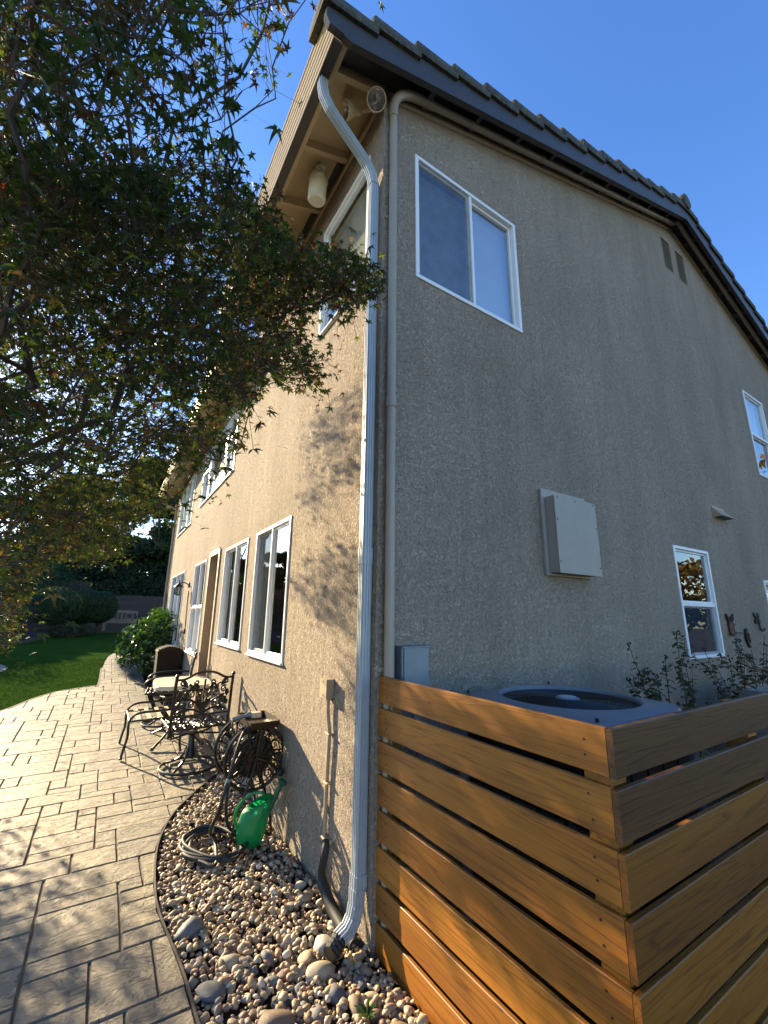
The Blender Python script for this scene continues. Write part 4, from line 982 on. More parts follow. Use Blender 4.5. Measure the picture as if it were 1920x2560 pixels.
prof=[(.0,.072,.058,0,0),(.012,.088,.070,0,0),(.05,.097,.076,0,0),(.10,.103,.080,.0,0),(.105,.100,.078,0,0),(.15,.104,.081,.0,0),(.155,.101,.079,0,0),(.20,.099,.078,.004,0),(.235,.088,.070,.010,.0),(.26,.080,.062,.015,0),(.285,.074,.055,.02,0)]
for z,a,b,ox,oy in prof: rings.append([(ox+a*math.cos(q),oy+b*math.sin(q),z+(.045*math.cos(q) if z>.22 else 0)*(z-.22)/.065) for q in [2*math.pi*i/36 for i in range(36)]])
m_.sweep(rings,cap=False); m_.add(rings[0],[tuple(range(35,-1,-1))]); 
half=[]; 
m_.build('body',M['green'],t,smooth=True)
m_=MB(); m_.tube(rings[-1],.006,6,closed=True); m_.build('rim',M['green'],t,smooth=True)
m_=MB(); m_.tube(spline([(.07,0,.17),(.095,0,.25),(.12,0,.33),(.145,0,.415)],5),[.032-.0012*i for i in range(16)],12); sp=m_.build('spout',M['dkgreen'],t,smooth=True)
m_=MB(); m_.lathe([(.012,0),(.034,.03),(.036,.038),(.030,.046),(.0001,.050)],(.138,0,.395),(.35,0,1),18); m_.build('rose',M['dkgreen'],sp,smooth=True)
m_=MB(); m_.tube(spline([(.06,0,.30),(.02,0,.345),(-.05,0,.335),(-.115,0,.27),(-.135,0,.18),(-.10,0,.09)],6),.011,8); m_.build('handle',M['green'],t,smooth=True)

# ------------------------------------------------------------------ things fixed to the house
t=empty('floodlight',(-.05,.06,5.62),0,'twin head floodlight mounted under the eave at the house corner','floodlight')
m_=MB(); m_.bbox((-.05,-.03,.05),(.045,.05,.085),.006); m_.tube([(-.0,0,.06),(-.0,-.005,-.02),(-.015,-.01,-.06)],.019,10); m_.tube([(-.0,0,.0),(-.07,.05,-.03)],.015,8); m_.build('bracket',M['cream'],t,smooth=True)
for c,dv,r_ in (((-.045,-.095,-.075),(-.30,-.62,-.72),.074),((-.20,.115,-.045),(-.92,.18,-.35),.066)):
    dv=Vector(dv).normalized(); c=Vector(c); m_=MB(); m_.lathe([(.018,-.135),(.026,-.12),(.028,-.085),(r_*.80,-.035),(r_*.98,-.01),(r_*1.04,.0),(r_*1.04,.012),(r_*.95,.012),(r_*.92,-.004)],c,dv,28,cap=False)
    lh=m_.build('lamp_head',M['cream'],t,smooth=True)
    m_=MB(); m_.lathe([(r_*.93,0),(r_*.7,-.03),(r_*.3,-.05),(.001,-.055)],c,dv,24,cap=False); m_.build('reflector',M['chrome'],lh,smooth=True)
    m_=MB(); m_.lathe([(r_*.95,.002),(r_*.6,.010),(.001,.013)],c,dv,24,cap=False); m_.build('lens',M['lens'],lh,smooth=True)
    m_=MB(); m_.tube([c-dv*.12,Vector((-.0,-.005,-.02))],.012,8); m_.build('arm',M['cream'],t,smooth=True)
t=empty('outdoor_speaker',(-.215,.80,5.66),0,'cream cylindrical outdoor speaker hanging under the eave','speaker')
t.rotation_euler=(R(8),R(-5),R(20))
m_=MB(); m_.lathe([(.02,-.290),(.070,-.286),(.083,-.27),(.085,-.10),(.083,-.085)],(0,0,-.03),n=36); m_.build('body',M['spk'],t,smooth=True)
m_=MB(); m_.lathe([(.089,-.085),(.090,-.075),(.068,-.02),(.04,.0)],(0,0,-.03),n=36); m_.prism([(-.05,-.012,-.06),(.05,-.012,-.06),(.04,-.012,.03),(-.04,-.012,.03)],(0,.024,0)); cp=m_.build('cap',M['spk'],t,smooth=True)
m_=MB(); m_.ring((.025,-.06,-.06),.02,.006,(.3,-.8,.5),20,6); m_.build('handle_slot',M['dark_trim'],cp,smooth=True)
m_=MB(); m_.bbox((-.03,-.05,.0),(.03,.05,.03),.004); m_.build('mount',M['spk'],t)
t=empty('wall_lantern',(0,7.12,2.15),0,'dark bronze wall lantern with clear glass beside the tall windows','lantern')
m_=MB(); m_.lathe([(.06,0),(.06,.02),(.03,.03)],(0,0,0),(-1,0,0),16); m_.tube(spline([(-.02,0,0),(-.08,-.0,.03),(-.15,-.0,.03),(-.19,0,.0)],5),.010,8); m_.build('bracket',M['dkmetal'],t,smooth=True)
m_=MB(); m_.lathe([(.085,-.06),(.07,-.03),(.03,.0),(.012,.03),(.018,.045),(.004,.08)],(-.19,0,0),n=18); m_.build('cap',M['dkmetal'],t,smooth=True)
m_=MB(); m_.lathe([(.065,-.065),(.055,-.20)],(-.19,0,0),n=18,cap=False); m_.build('glass_shade',M['lens'],t,smooth=True)
m_=MB(); m_.lathe([(.060,-.205),(.058,-.20),(.02,-.22)],(-.19,0,0),n=18)
for k in range(6): a=k*math.pi/3; m_.tube([(-.19+.067*math.cos(a),.067*math.sin(a),-.06),(-.19+.057*math.cos(a),.057*math.sin(a),-.205)],.004,4)
m_.build('cage',M['dkmetal'],t)
m_=MB(); m_.lathe([(.012,-.20),(.022,-.17),(.022,-.10),(.01,-.08)],(-.19,0,0),n=12); m_.build('candle_bulb',M['cream'],t,smooth=True)
t=empty('power_cord',(-.006,7.05,1.30),0,'thin brown cord hanging down the wall below the lantern','cord')
m_=MB(); m_.tube(spline([(0,.03,.72),(-.005,.0,.4),(0,-.05,.1),(0,-.07,-.02)],5),.007,6); m_.cyl((-.0,-.07,-.0),(0,-.08,-.09),.02,8); m_.build('cord',M['rust'],t,smooth=True)
# metal wall ornaments on the shaded wall
def flat(name,pl,y0,y1,mat,par): m_=MB(); m_.prism([(x,y0,z) for x,z in pl],(0,y1-y0,0)); return m_.build(name,mat,par)
t=empty('owl_ornament',(4.94,-.012,1.55),0,'rusty red metal owl ornament fixed to the shaded wall','ornament')
flat('body',[(-.055,-.10),(.0,-.125),(.055,-.10),(.075,-.02),(.05,.04),(-.05,.04),(-.072,-.02)],-.012,.006,M['rust'],t)
flat('head',[(-.07,.035),(.07,.035),(.085,.075),(.10,.115),(.05,.085),(0,.08),(-.05,.085),(-.10,.115),(-.085,.075)],-.016,.006,M['rust'],t)
for s in (-1,1): m_=MB(); m_.ring((s*.034,-.02,.06),.02,.006,(0,1,0),16,5); m_.build('eye',M['dkmetal'],t)
flat('beak',[(-.008,.045),(.008,.045),(0,.02)],-.022,-.016,M['dkmetal'],t)
m_=MB(); m_.tube(spline([(-.12,-.01,-.11),(0,-.01,-.135),(.14,-.01,-.10),(.28,-.01,-.11)],5),.007,6); m_.tube(spline([(.08,-.01,-.12),(.05,-.01,-.02),(.13,-.01,-.0),(.10,-.01,-.01)],4),.004,5); m_.build('perch',M['dkmetal'],t,smooth=True)
t=empty('dragonfly_hook',(5.81,-.012,1.62),0,'dark metal flower shaped wall hook right of the owl','ornament')
for k in range(4):
    a=math.pi/4+k*math.pi/2; c,s=math.cos(a),math.sin(a); m_=MB(); m_.sweep([[(c*r_-s*w_*q,-.008*e,s*r_*.7+c*w_*q) for q,e in ((-1,-1),(1,-1),(1,1),(-1,1))] for r_,w_ in ((.01,.010),(.06,.035),(.10,.030),(.125,.008))]); m_.build('petal',M['dkmetal'],t)
m_=MB(); m_.tube(spline([(0,-.01,.04),(0,-.012,-.06),(.0,-.015,-.13),(.04,-.03,-.155),(.085,-.03,-.13)],6),.012,8); m_.build('hook',M['dkmetal'],t,smooth=True)
t=empty('bird_ornament',(5.36,-.015,1.38),0,'dark metal bird ornament on the shaded wall among the shrub tips','ornament')
flat('body',[(-.03,.10),(.02,.115),(.05,.06),(.06,-.01),(.03,-.07),(.05,-.115),(.01,-.11),(-.03,-.05),(-.05,.02)],-.014,.008,M['dkmetal'],t)
flat('wing',[(-.01,.06),(.04,.03),(.045,-.05),(.0,-.02)],-.022,-.014,M['rust'],t)
# weathered box corner beyond the fence
t=empty('planter_box',(3.62,-.62,0),0,'weathered grey wooden planter box corner showing behind the cedar fence','planter')
for nm,a,b in (('front_board',(0,-.20,.0),(1.2,-.175,.98)),('end_board',(0,-.174,.0),(.025,.16,.985)),('back_board',(0,.161,0),(1.2,.185,.97))): m_=MB(); m_.bbox(a,b,.003); m_.build(nm,M['grey_wood'],t)
# brown resin bin by the back of the house
t=empty('storage_bin',(-.24,6.95,gz(6.95)),0,'brown resin storage bin with a slatted lid against the house wall','bin')
m_=MB(); m_.sweep([[(x*k,y*k,z) for x,y in ((-.20,-.19),(.20,-.19),(.20,.19),(-.20,.19))] for k,z in ((.92,0),(.93,.03),(1,.70),(1.0,.735))])
for x in (-.14,-.07,0,.07,.14): m_.box((x-.012,-.196,.40),(x+.012,-.17,.66))
m_.box((-.185,-.196,.34),(.185,-.17,.375)); m_.build('body',M['brownbin'],t)
m_=MB(); rings=[]
for y in (-.215,.215): rings.append([(x,y,.735+.075*math.cos(x/.215*1.45)+(.0 if abs(x)<.21 else -.02)) for x in [-.215+.43*i/12 for i in range(13)]]+[(.215,y,.725),(-.215,y,.725)])
m_.sweep(rings)
for x in [-.18+.04*i for i in range(10)]: m_.box((x-.012,-.21,.735+.075*math.cos(x/.215*1.45)),(x+.012,.21,.744+.075*math.cos(x/.215*1.45)))
m_.build('lid',M['brownbin'],t)
# garden bench at the far end
t=empty('garden_bench',(-.72,20.3,gz(20.3)),R(-6),'pale wooden garden bench with ring patterned back by the far fence','bench')
BW_=.58
for s in (-1,1):
    m_=MB(); m_.bbox((s*BW_-.03,-.30,0),(s*BW_+.03,-.24,.44),.005); m_.build('leg',M['stone_bench'],t)
    m_=MB(); m_.prism([(s*BW_-.03,.20,0),(s*BW_-.03,.26,0),(s*BW_-.03,.36,.86),(s*BW_-.03,.30,.86)],(.06,0,0)); m_.build('leg',M['stone_bench'],t)
    m_=MB(); m_.tube(spline([(s*BW_,.28,.64),(s*BW_,.0,.66),(s*BW_,-.27,.63),(s*BW_,-.29,.50),(s*BW_,-.26,.43)],5),.022,6); m_.build('arm',M['dkmetal'],t)
m_=MB()
for k in range(5): m_.bbox((-BW_-.02,-.30+k*.11,.43),(BW_+.02,-.205+k*.11,.455),.004)
m_.prism([(-BW_,-.305,.36),(0,-.305,.335),(BW_,-.305,.36),(BW_,-.305,.43),(-BW_,-.305,.43)],(0,.03,0)); m_.build('seat',M['stone_bench'],t)
L_=lambda z:.24+(z-.3)*.105
m_=MB(); m_.prism([(-BW_,L_(.8),.78),(BW_,L_(.8),.78),(BW_,L_(.8)+.01,.86),(.3,L_(.8)+.01,.90),(-.3,L_(.8)+.01,.90),(-BW_,L_(.8)+.01,.86)],(0,.035,0))
for x in (-.035,): m_.box((x,L_(.6),.46),(x+.07,L_(.6)+.05,.80))
m_.box((-BW_,L_(.5),.46),(BW_,L_(.5)+.04,.51)); m_.build('back_frame',M['stone_bench'],t)
m_=MB()
for s in (-1,1):
    c=(s*.29,L_(.64)+.02,.645); m_.ring(c,.105,.014,(0,1,0),28,6)
    for dx in (-.17,-.13,.13,.17): m_.box((c[0]+dx-.009,c[1]-.012,.51),(c[0]+dx+.009,c[1]+.012,.785))
    for dz in (-.125,.125): m_.box((c[0]-.13,c[1]-.012,c[2]+dz-.01),(c[0]+.13,c[1]+.012,c[2]+dz+.01))
m_.build('back_panel',M['stone_bench'],t)
# far fence of vertical boards, and a second run up the slope
def board_fence(label,x0,x1,y,zb,zt,slope=0):
    t=empty('board_fence',((x0+x1)/2,y,0),0,label,'fence'); n=int((x1-x0)/.145); cx_=(x0+x1)/2; m_=MB()
    for i in range(n):
        x=x0+i*.145; h=zt+slope*(x-x0)+rnd.uniform(-.03,.03); d=rnd.uniform(-.006,.006); b=zb+slope*(x-x0)
        m_.prism([(x-cx_,d,b),(x-cx_+.138,d,b),(x-cx_+.138,d,h-.03),(x-cx_+.11,d,h),(x-cx_+.028,d,h),(x-cx_,d,h-.03)],(0,.02,0))
    m_.build('boards',M['fence_wood'],t)
    for z in (.35,.8): m_=MB(); m_.box((x0-cx_,.03,zb+(zt-zb)*z),(x1-cx_,.07,zb+(zt-zb)*z+.09)); m_.build('rail',M['fence_wood'],t)
    for k in range(5): x=x0+(x1-x0)*k/4; m_=MB(); m_.box((x-cx_-.045,.072,zb),(x-cx_+.045,.16,zt-.05)); m_.build('post',M['fence_wood'],t)
board_fence('dark weathered board fence behind the garden bench',-2.6,4.5,22.2,.6,2.38)
board_fence('taller weathered board fence stepping up behind the clipped hedge',-9,-1.9,23.6,.7,3.05)
# ------------------------------------------------------------------ planting
def sph(n): v=nrg.normal(0,1,(n,3)); return v/np.linalg.norm(v,axis=1)[:,None]
def leafquads(P,N,L,Wd,fold=.25):
    """simple pointed leaves at P with normals N: 6 vertices, 2 quads folded along the midrib"""
    n=len(P); a=np.cross(N,nrg.normal(0,1,(n,3))); a/=np.linalg.norm(a,axis=1)[:,None]+1e-9; b=np.cross(N,a)
    L=np.broadcast_to(L,(n,))[:,None]; Wd=np.broadcast_to(Wd,(n,))[:,None]
    V=np.stack([P-a*L*.5,P-a*L*.05+b*Wd*.5+N*Wd*fold,P+a*L*.5-N*L*.12,P-a*L*.05-b*Wd*.5+N*Wd*fold],1).reshape(-1,3)
    i=np.arange(n)[:,None]*4; F=np.concatenate([i+np.array([[0,1,2]]),i+np.array([[0,2,3]])],1).reshape(-1,3)
    return V,F
def cloud(blobs,n,shell=.35,jit=.6):
    w_=np.array([b[3]*b[4]*b[5] for b in blobs])**(2/3); w_/=w_.sum(); P=[];N=[]
    for b,k in zip(blobs,nrg.multinomial(n,w_)):
        d=sph(k); r=1-shell*nrg.random(k)**1.6; P.append(np.array(b[:3])+d*r[:,None]*np.array(b[3:6])); m=d+nrg.normal(0,jit,(k,3)); N.append(m/np.linalg.norm(m,axis=1)[:,None])
    return np.concatenate(P),np.concatenate(N)
F_DARK=[(0,(.010,.026,.010)),(.4,(.020,.045,.014)),(.75,(.032,.060,.020)),(1,(.05,.075,.025))]
F_HEDGE=[(0,(.015,.040,.012)),(.5,(.028,.065,.018)),(1,(.05,.095,.03))]
M['leaf_dark']=foliage('dark_leaves',F_DARK,.3,.6)
M['leaf_hedge']=foliage('hedge_leaves',F_HEDGE,.3,.55)
M['leaf_shrub']=foliage('shrub_leaves',[(0,(.018,.050,.010)),(.5,(.032,.080,.016)),(1,(.07,.125,.025))],.3,.28,tint=(1.25,1.3,.5))
M['leaf_fall']=foliage('autumn_leaves',[(0,(.10,.06,.012)),(.35,(.20,.11,.02)),(.7,(.26,.15,.03)),(1,(.09,.10,.02))],.5,.5)
M['leaf_bronze']=foliage('bronze_leaves',[(0,(.035,.042,.012)),(.4,(.065,.052,.014)),(.7,(.10,.060,.016)),(1,(.14,.065,.02))],.4,.5,tint=(1.5,1.4,.8))
M['leaf_plum']=foliage('plum_leaves',[(0,(.030,.018,.016)),(.6,(.055,.030,.026)),(1,(.10,.06,.05))],.3,.6)
def bush(name,label,cat,blobs,n,L,mat,base,group=None,shell=.35,stems=6,jit=.6,aspect=.55):
    t=empty(name,base,0,label,cat,group); b=np.array(base)
    P,N=cloud(blobs,n,shell,jit); V,F=leafquads(P-b,N,nrg.uniform(L*.7,L*1.2,n),nrg.uniform(L*.7,L*1.2,n)*aspect); npmesh('foliage',V,F,mat,t)
    m_=MB()
    for k in range(stems):
        q=blobs[k%len(blobs)]; p=Vector(q[:3])-Vector(base); m_.tube(spline([(rnd.uniform(-.05,.05),rnd.uniform(-.05,.05),-.05),p*.45+Vector((rnd.uniform(-.1,.1),rnd.uniform(-.1,.1),0)),p+Vector((rnd.uniform(-.3,.3)*q[3],rnd.uniform(-.3,.3)*q[4],.4*q[5]))],4),[max(.006,.022-.0016*i) for i in range(9)],5)
    m_.build('stems',M['twig'],t); return t
# glossy shrub by the house
bush('leafy_shrub','bright glossy green shrub growing against the house wall past the bin','shrub',[(-.45,8.9,1.05,.50,.70,.48),(-.30,8.5,1.35,.34,.50,.36),(-.62,9.3,.95,.45,.6,.42),(-.40,8.3,.75,.38,.4,.40),(-.25,9.3,1.4,.28,.5,.34),(-.7,8.9,.75,.36,.5,.36)],1900,.105,M['leaf_shrub'],(-.45,8.9,gz(8.9)),shell=.5,aspect=.7)
# clipped hedge balls
for k,(x,y,rx,ry,rz_,lb) in enumerate([(-2.85,17.0,.92,.85,.66,'large round clipped hedge at the left of the row'),(-2.0,17.7,.72,.8,.64,'middle round clipped hedge in the row'),(-1.52,18.3,.60,.7,.62,'smallest round clipped hedge nearest the bench')]):
    bush('clipped_hedge',lb,'hedge',[(x,y,1.80,rx,ry,rz_),(x,y-.05,1.75,rx*.95,ry*.95,rz_*.95)],6500,.075,M['leaf_hedge'],(x,y,gz(y)),'round clipped hedges behind the lawn',shell=.14,stems=7,jit=.35)
bush('feathery_bush','soft feathery evergreen bush behind the clipped hedges','shrub',[(-4.6,19.6,2.3,1.2,1,1.2),(-3.7,20.2,2.9,1.0,.9,.9),(-3.0,20.6,2.4,.8,.8,.8)],6500,.13,M['leaf_hedge'],(-4,20,gz(20)),aspect=.22)
bush('plum_bush','low dusky purple bush left of the clipped hedges','shrub',[(-3.9,15.2,1.55,.75,.7,.55),(-4.5,14.6,1.9,.8,.8,.7)],3000,.07,M['leaf_plum'],(-4.1,15,gz(15)))
bush('ground_shrub','low dark shrub in the mulch under the clipped hedges','shrub',[(-2.0,17.2,.95,.45,.3,.2),(-2.6,16.8,.92,.4,.3,.18)],700,.07,M['leaf_dark'],(-2.3,17,gz(17)))
# trees closing the back of the garden
def btree(label,x,y,blobs,n,L,mat,h0,group='tall trees behind the garden',r=.16,name='background_tree'):
    z=gz(y); t=empty(name,(x,y,z),0,label,'tree',group); P,N=cloud(blobs,n,.75,.9); V,F=leafquads(P-np.array([x,y,z]),N,nrg.uniform(L*.6,L*1.25,n),nrg.uniform(L*.5,L*.9,n)*.7); npmesh('crown',V,F,mat,t)
    m_=MB(); m_.tube(spline([(0,0,-.2),(.1,0,h0*.5),(0,.1,h0)],4),[r*(1-.05*i) for i in range(9)],8)
    for b in blobs:
        p=Vector(b[:3])-Vector((x,y,z)); m_.tube(spline([(0,.05,h0*.7),p*.5+Vector((0,0,h0*.3)),p],4),[max(.015,r*.5-.008*i) for i in range(9)],5)
    m_.build('trunk',M['bark'],t); return t
def blobset(x,y,z0,z1,rx,n,seed):
    q=random.Random(seed); return [(x+q.uniform(-.7,.7)*rx,y+q.uniform(-.6,.6)*rx,z0-.4+(z1-z0+.4)*(i+.5)/n+q.uniform(-.3,.3),rx*q.uniform(.45,.7)*(1.1-.45*i/n),rx*q.uniform(.45,.7),(z1-z0)/n*q.uniform(.75,1.05)) for i in range(n)]
for k,(x,y,z0,z1,rx,lb) in enumerate([(1.3,25.5,1.6,10.3,3.0,'dark evergreen tree rising beside the far corner of the house'),(-1.6,26.5,1.8,9.8,3.2,'broad dark evergreen tree behind the bench'),(-4.9,26.5,1.8,7.4,2.6,'tall dark tree behind the feathery bush'),(-8.2,25.5,1.5,5.6,2.8,'big dark tree at the far left of the garden'),(4.6,28,1.8,9.5,2.6,'dark tree partly hidden behind the far end of the house'),(-11.5,24,1.5,5.6,3.0,'dark tree beyond the left edge of the lawn')]):
    btree(lb,x,y,blobset(x,y,z0,z1,rx,13,40+k),19000,.38,M['leaf_dark'],2.2)
# understory against the fence
bush('ivy_bank','dark leafy bank spilling over the far fence','shrub',[(-1.0,22.9,2.3,1.3,.6,.9),(1.0,22.9,2.5,1.2,.6,1.0),(2.6,23,2.4,1.2,.6,1.0),(.2,23.4,3.3,1.3,.7,1.0),(-2.2,24.4,3.3,1.3,.7,1.1),(-1,24.2,4.4,1.6,.8,1.3),(1.4,24,4.6,1.6,.8,1.4),(-3.6,25,4.2,1.5,.8,1.4)],15000,.15,M['leaf_dark'],(.2,23.0,gz(23)))
# the neighbour's autumn tree that shows in the window reflections
btree('golden autumn tree mirrored in the small ground floor window',15.5,-6.0,blobset(15.5,-6.0,-.4,7.2,4.6,20,77),11000,.26,M['leaf_fall'],2.6,None,.2,'autumn_tree')

# drooping laceleaf maple at the edge of the lawn, left
bush('laceleaf_maple','drooping laceleaf maple with bronze and orange leaves at the edge of the lawn','tree',[(-3.4,5.3,2.0,.95,1.0,.75),(-3.15,5.0,1.35,.62,.8,.55),(-3.8,5.9,2.4,1.0,1.0,.8),(-3.8,5.0,1.7,.9,.9,.9),(-4.6,6.2,2.6,1.2,1.2,1.0)],7500,.075,M['leaf_bronze'],(-3.5,5.5,gz(5.5)),shell=.8,stems=9,jit=.8,aspect=.42)
# weeds in the rocks
def weed(label,x,y,s,n):
    t=empty('weed',(x,y,-.01),0,label,'weed','weeds among the river rocks'); m_=MB()
    for k in range(n):
        a=k*2.4; L=s*rnd.uniform(.7,1.1); c,sn=math.cos(a),math.sin(a); e=.30
        m_.add([(0,0,0),(c*L*.5-sn*L*.13,sn*L*.5+c*L*.13,L*.5),(c*L,sn*L,L*.55),(c*L*.5+sn*L*.13,sn*L*.5-c*L*.13,L*.5)],[(0,1,2),(0,2,3)])
    m_.build('leaves',M['leaf_shrub'],t)
weed('green pointed weed among the large rocks nearest the fence',-.20,-.30,.055,9)
weed('tiny green weed by the lower patio edge',-.69,.55,.028,6)
weed('small green weed at the upper patio edge near the hose',-.73,1.72,.03,6)

# sparse shrub with seed heads behind the fence
M['leaf_myrtle']=foliage('myrtle_leaves',[(0,(.05,.065,.018)),(.35,(.10,.095,.03)),(.65,(.16,.10,.04)),(1,(.07,.095,.04))],.35,.5)
def stem_shrub(label,base,tops,group):
    t=empty('seed_head_shrub',base,0,label,'shrub',group); b=Vector(base); sm=MB(); P=[];N=[];Ls=[]; sd_=MB()
    for (x,z) in tops:
        q=Vector((x-b.x,-.40-b.y+rnd.uniform(-.12,.1),z)); mid=Vector((q.x*.55+rnd.uniform(-.08,.08),q.y*.4+rnd.uniform(-.05,.05),z*.55)); pts=spline([(rnd.uniform(-.06,.06),rnd.uniform(-.05,.05),0),mid,q],14)
        sm.tube(pts,[.007-.0052*i/len(pts) for i in range(len(pts))],5)
        brs=[pts]
        for i in range(13,len(pts)-2,3):
            if rnd.random()<.45:
                a=rnd.uniform(0,6.28); L=rnd.uniform(.10,.24); p2=pts[i]+Vector((math.cos(a)*L*.6,math.sin(a)*L*.6,L)); br=spline([pts[i],(pts[i]+p2)/2+Vector((math.cos(a)*.03,math.sin(a)*.03,0)),p2],4); sm.tube(br,.0022,4); brs.append(br)
        for br in brs:
            for i,p in enumerate(br):
                if p.z<.55 or (len(br)>12 and (i<9 or i>len(br)-4)): continue
                for _ in range(2 if rnd.random()<.7 else 1):
                    a=rnd.uniform(0,6.28); P.append(p+Vector((math.cos(a)*.03,math.sin(a)*.03,rnd.uniform(-.01,.012)))); N.append(Vector((math.cos(a)*.55,math.sin(a)*.55,1)).normalized()); Ls.append(rnd.uniform(.045,.085)*(.6 if i>len(br)-6 else 1))
            if rnd.random()<.7:
                for _ in range(4): c=br[-1]+Vector((rnd.uniform(-.025,.025),rnd.uniform(-.025,.025),rnd.uniform(-.04,.02))); sd_.lathe([(.002,-.009),(.008,-.002),(.007,.005),(.002,.010)],c,n=6); sm.tube([br[-1]-Vector((0,0,.03)),c],.0012,3)
    sm.build('stems',M['twig'],t); sd_.build('seed_heads',M['dkmetal'],t)['kind']='stuff'
    V,F=leafquads(np.array([tuple(p) for p in P]),np.array([tuple(p) for p in N]),np.array(Ls),np.array(Ls)*.62,.12); npmesh('foliage',V,F,M['leaf_myrtle'],t)
stem_shrub('sparse brown leaved shrub with seed heads left of the small window',(2.45,-.45,-.05),[(2.085,1.45),(2.60,1.52),(2.30,1.36),(2.43,1.22),(2.03,1.20),(2.94,1.28),(2.2,1.25),(2.7,1.3)],'seed head shrubs behind the fence')
stem_shrub('sparse brown leaved shrub with seed heads right of the small window',(3.75,-.45,-.05),[(3.28,1.25),(3.22,1.41),(3.85,1.44),(4.40,1.50),(4.66,1.40),(3.6,1.31),(4.2,1.36),(3.4,1.2),(4.0,1.3),(4.9,1.3)],'seed head shrubs behind the fence')

# ------------------------------------------------------------------ the japanese maple
TR=np.array([-2.9,1.7,0.0]); CV=np.array(CAM)
fwv,rtv,upv=np.array(_fw),np.array(_r2),np.array(_u2)
def projn(P):
    d=P-CV; z=d@fwv; return 960+FPX*(d@rtv)/z,1280-FPX*(d@upv)/z,z
D_=1.15732
OUT=[(-400,-600),(640,-600),(640,60),(655,150),(600,215),(540,190),(505,260),(520,330),(505,370),(565,425),(600,450),(630,520),(700,520),(780,545),(845,600),(800,650),(760,690),(690,660),(655,720),(700,800),(715,860),(640,850),(580,820),(545,900),(520,985),(490,1075),(430,1090),(400,1060),(350,1110),(280,1150),(270,1195),(180,1215),(110,1205),(75,1250),(60,1340),(35,1400),(-400,1420)]
OUT=[(a*D_,b*D_) for a,b in OUT]
DENS=[((-400,-600),(1e4,300),.30),((300,300),(1e4,560),.55)]
pts=[]; r5=random.Random(99)
EL=[((-2.15,.75,3.05),(1.75,2.2,1.45)),((-1.15,-.25,2.75),(1.05,1.25,.80)),((-1.35,-.2,3.7),(1.05,1.4,1.0)),((-2.6,2.0,2.5),(1.4,1.6,1.1)),((-.72,.55,2.75),(.62,1.1,.55)),((-1.55,.9,2.15),(.9,1.3,.55))]
while len(pts)<1000:                                     # crown outside the picture
    e=r5.choice(EL); d=sph(1)[0]*r5.random()**.42; p=np.array(e[0])+d*np.array(e[1])
    if p[0]>-.16 or p[2]<1.3 or np.linalg.norm(p-CV)<1.05: continue
    x,y,z=projn(p)
    if z>.3 and -60<x<1980 and -60<y<2620: continue
    pts.append(p)
nin=0
while nin<3000:                                          # crown inside the picture: even cover of its outline at mixed depths
    x=r5.uniform(-60,980); y=r5.uniform(-60,1640)
    if not inpoly(x,y,OUT): continue
    k=1.0
    if y<400: k=.24 if x<300 else (.17 if x<470 else .11)
    elif y<560 and x>420: k=.55
    if y>1330 : k=.8
    if x>463 and y>950: k*=.32
    if x>385 and y>1125: k*=.22
    if r5.random()>k: continue
    u=(x-960)/FPX; v=-(y-1280)/FPX; dr=fwv+rtv*u+upv*v; dr=dr/np.linalg.norm(dr)
    t=r5.uniform(1.25,3.9) if y>300 else r5.uniform(1.0,2.3)
    if x>620: t=r5.uniform(1.9,2.9)
    if x<400 and y>560 and r5.random()<.55: t=r5.uniform(3.2,6.4)
    p=CV+dr*t
    if p[0]>-.2 or p[2]<1.32 or p[2]>4.9: continue
    pts.append(p); nin+=1
nin=0; SD=np.array(sd)
for _ in range(20000):                                   # the boughs between the low sun and the fence
    p=np.array([0,r5.uniform(-1.35,.1),r5.uniform(.35,1.25)])+SD*r5.uniform(1.8,6.2); x,y,z=projn(p)
    if p[0]>-.35 or not inpoly(float(x),float(y),OUT): continue
    pts.append(p); nin+=1
    if nin>=420: break
nin=0
for _ in range(20000):                                   # and those that throw the soft patches on the sunlit wall
    p=np.array([0,r5.uniform(.1,1.3),r5.choice([r5.uniform(2.5,3.3),r5.uniform(1.5,2.1)])])+SD*r5.uniform(2.2,6.0); x,y,z=projn(p)
    if p[0]>-.35 or not inpoly(float(x),float(y),OUT): continue
    pts.append(p); nin+=1
    if nin>=90: break
pts=np.array(pts)
# greedy branch tree: each point joins the node that keeps the path to the trunk short
nodes=[TR*1.0,TR+[.05,.0,.5],TR+[.10,-.02,1.0],TR+[.15,-.05,1.45]]; par=[-1,0,1,2]; plen=[0,.5,1.0,1.45]
tops=[TR+[.45,-.7,1.85],TR+[.6,.25,1.9],TR+[-.2,.4,1.95],TR+[.35,-.3,2.3],TR+[.9,-1.3,2.15],TR+[1.1,.2,2.25],TR+[.75,-.9,2.7],TR+[1.35,-1.9,2.3],TR+[1.65,-.2,2.35],TR+[1.1,-1.6,3.1]]
for tpt,pp_ in zip(tops,[3,3,3,3,4,5,7,8,9,10]): nodes.append(tpt); par.append(pp_); plen.append(plen[pp_]+np.linalg.norm(tpt-nodes[pp_]))
order=np.argsort(np.linalg.norm(pts-nodes[3],axis=1))
NA=np.zeros((len(pts)*3+40,3)); LA=np.zeros(len(NA)); nn_=len(nodes); NA[:nn_]=np.array(nodes); LA[:nn_]=plen
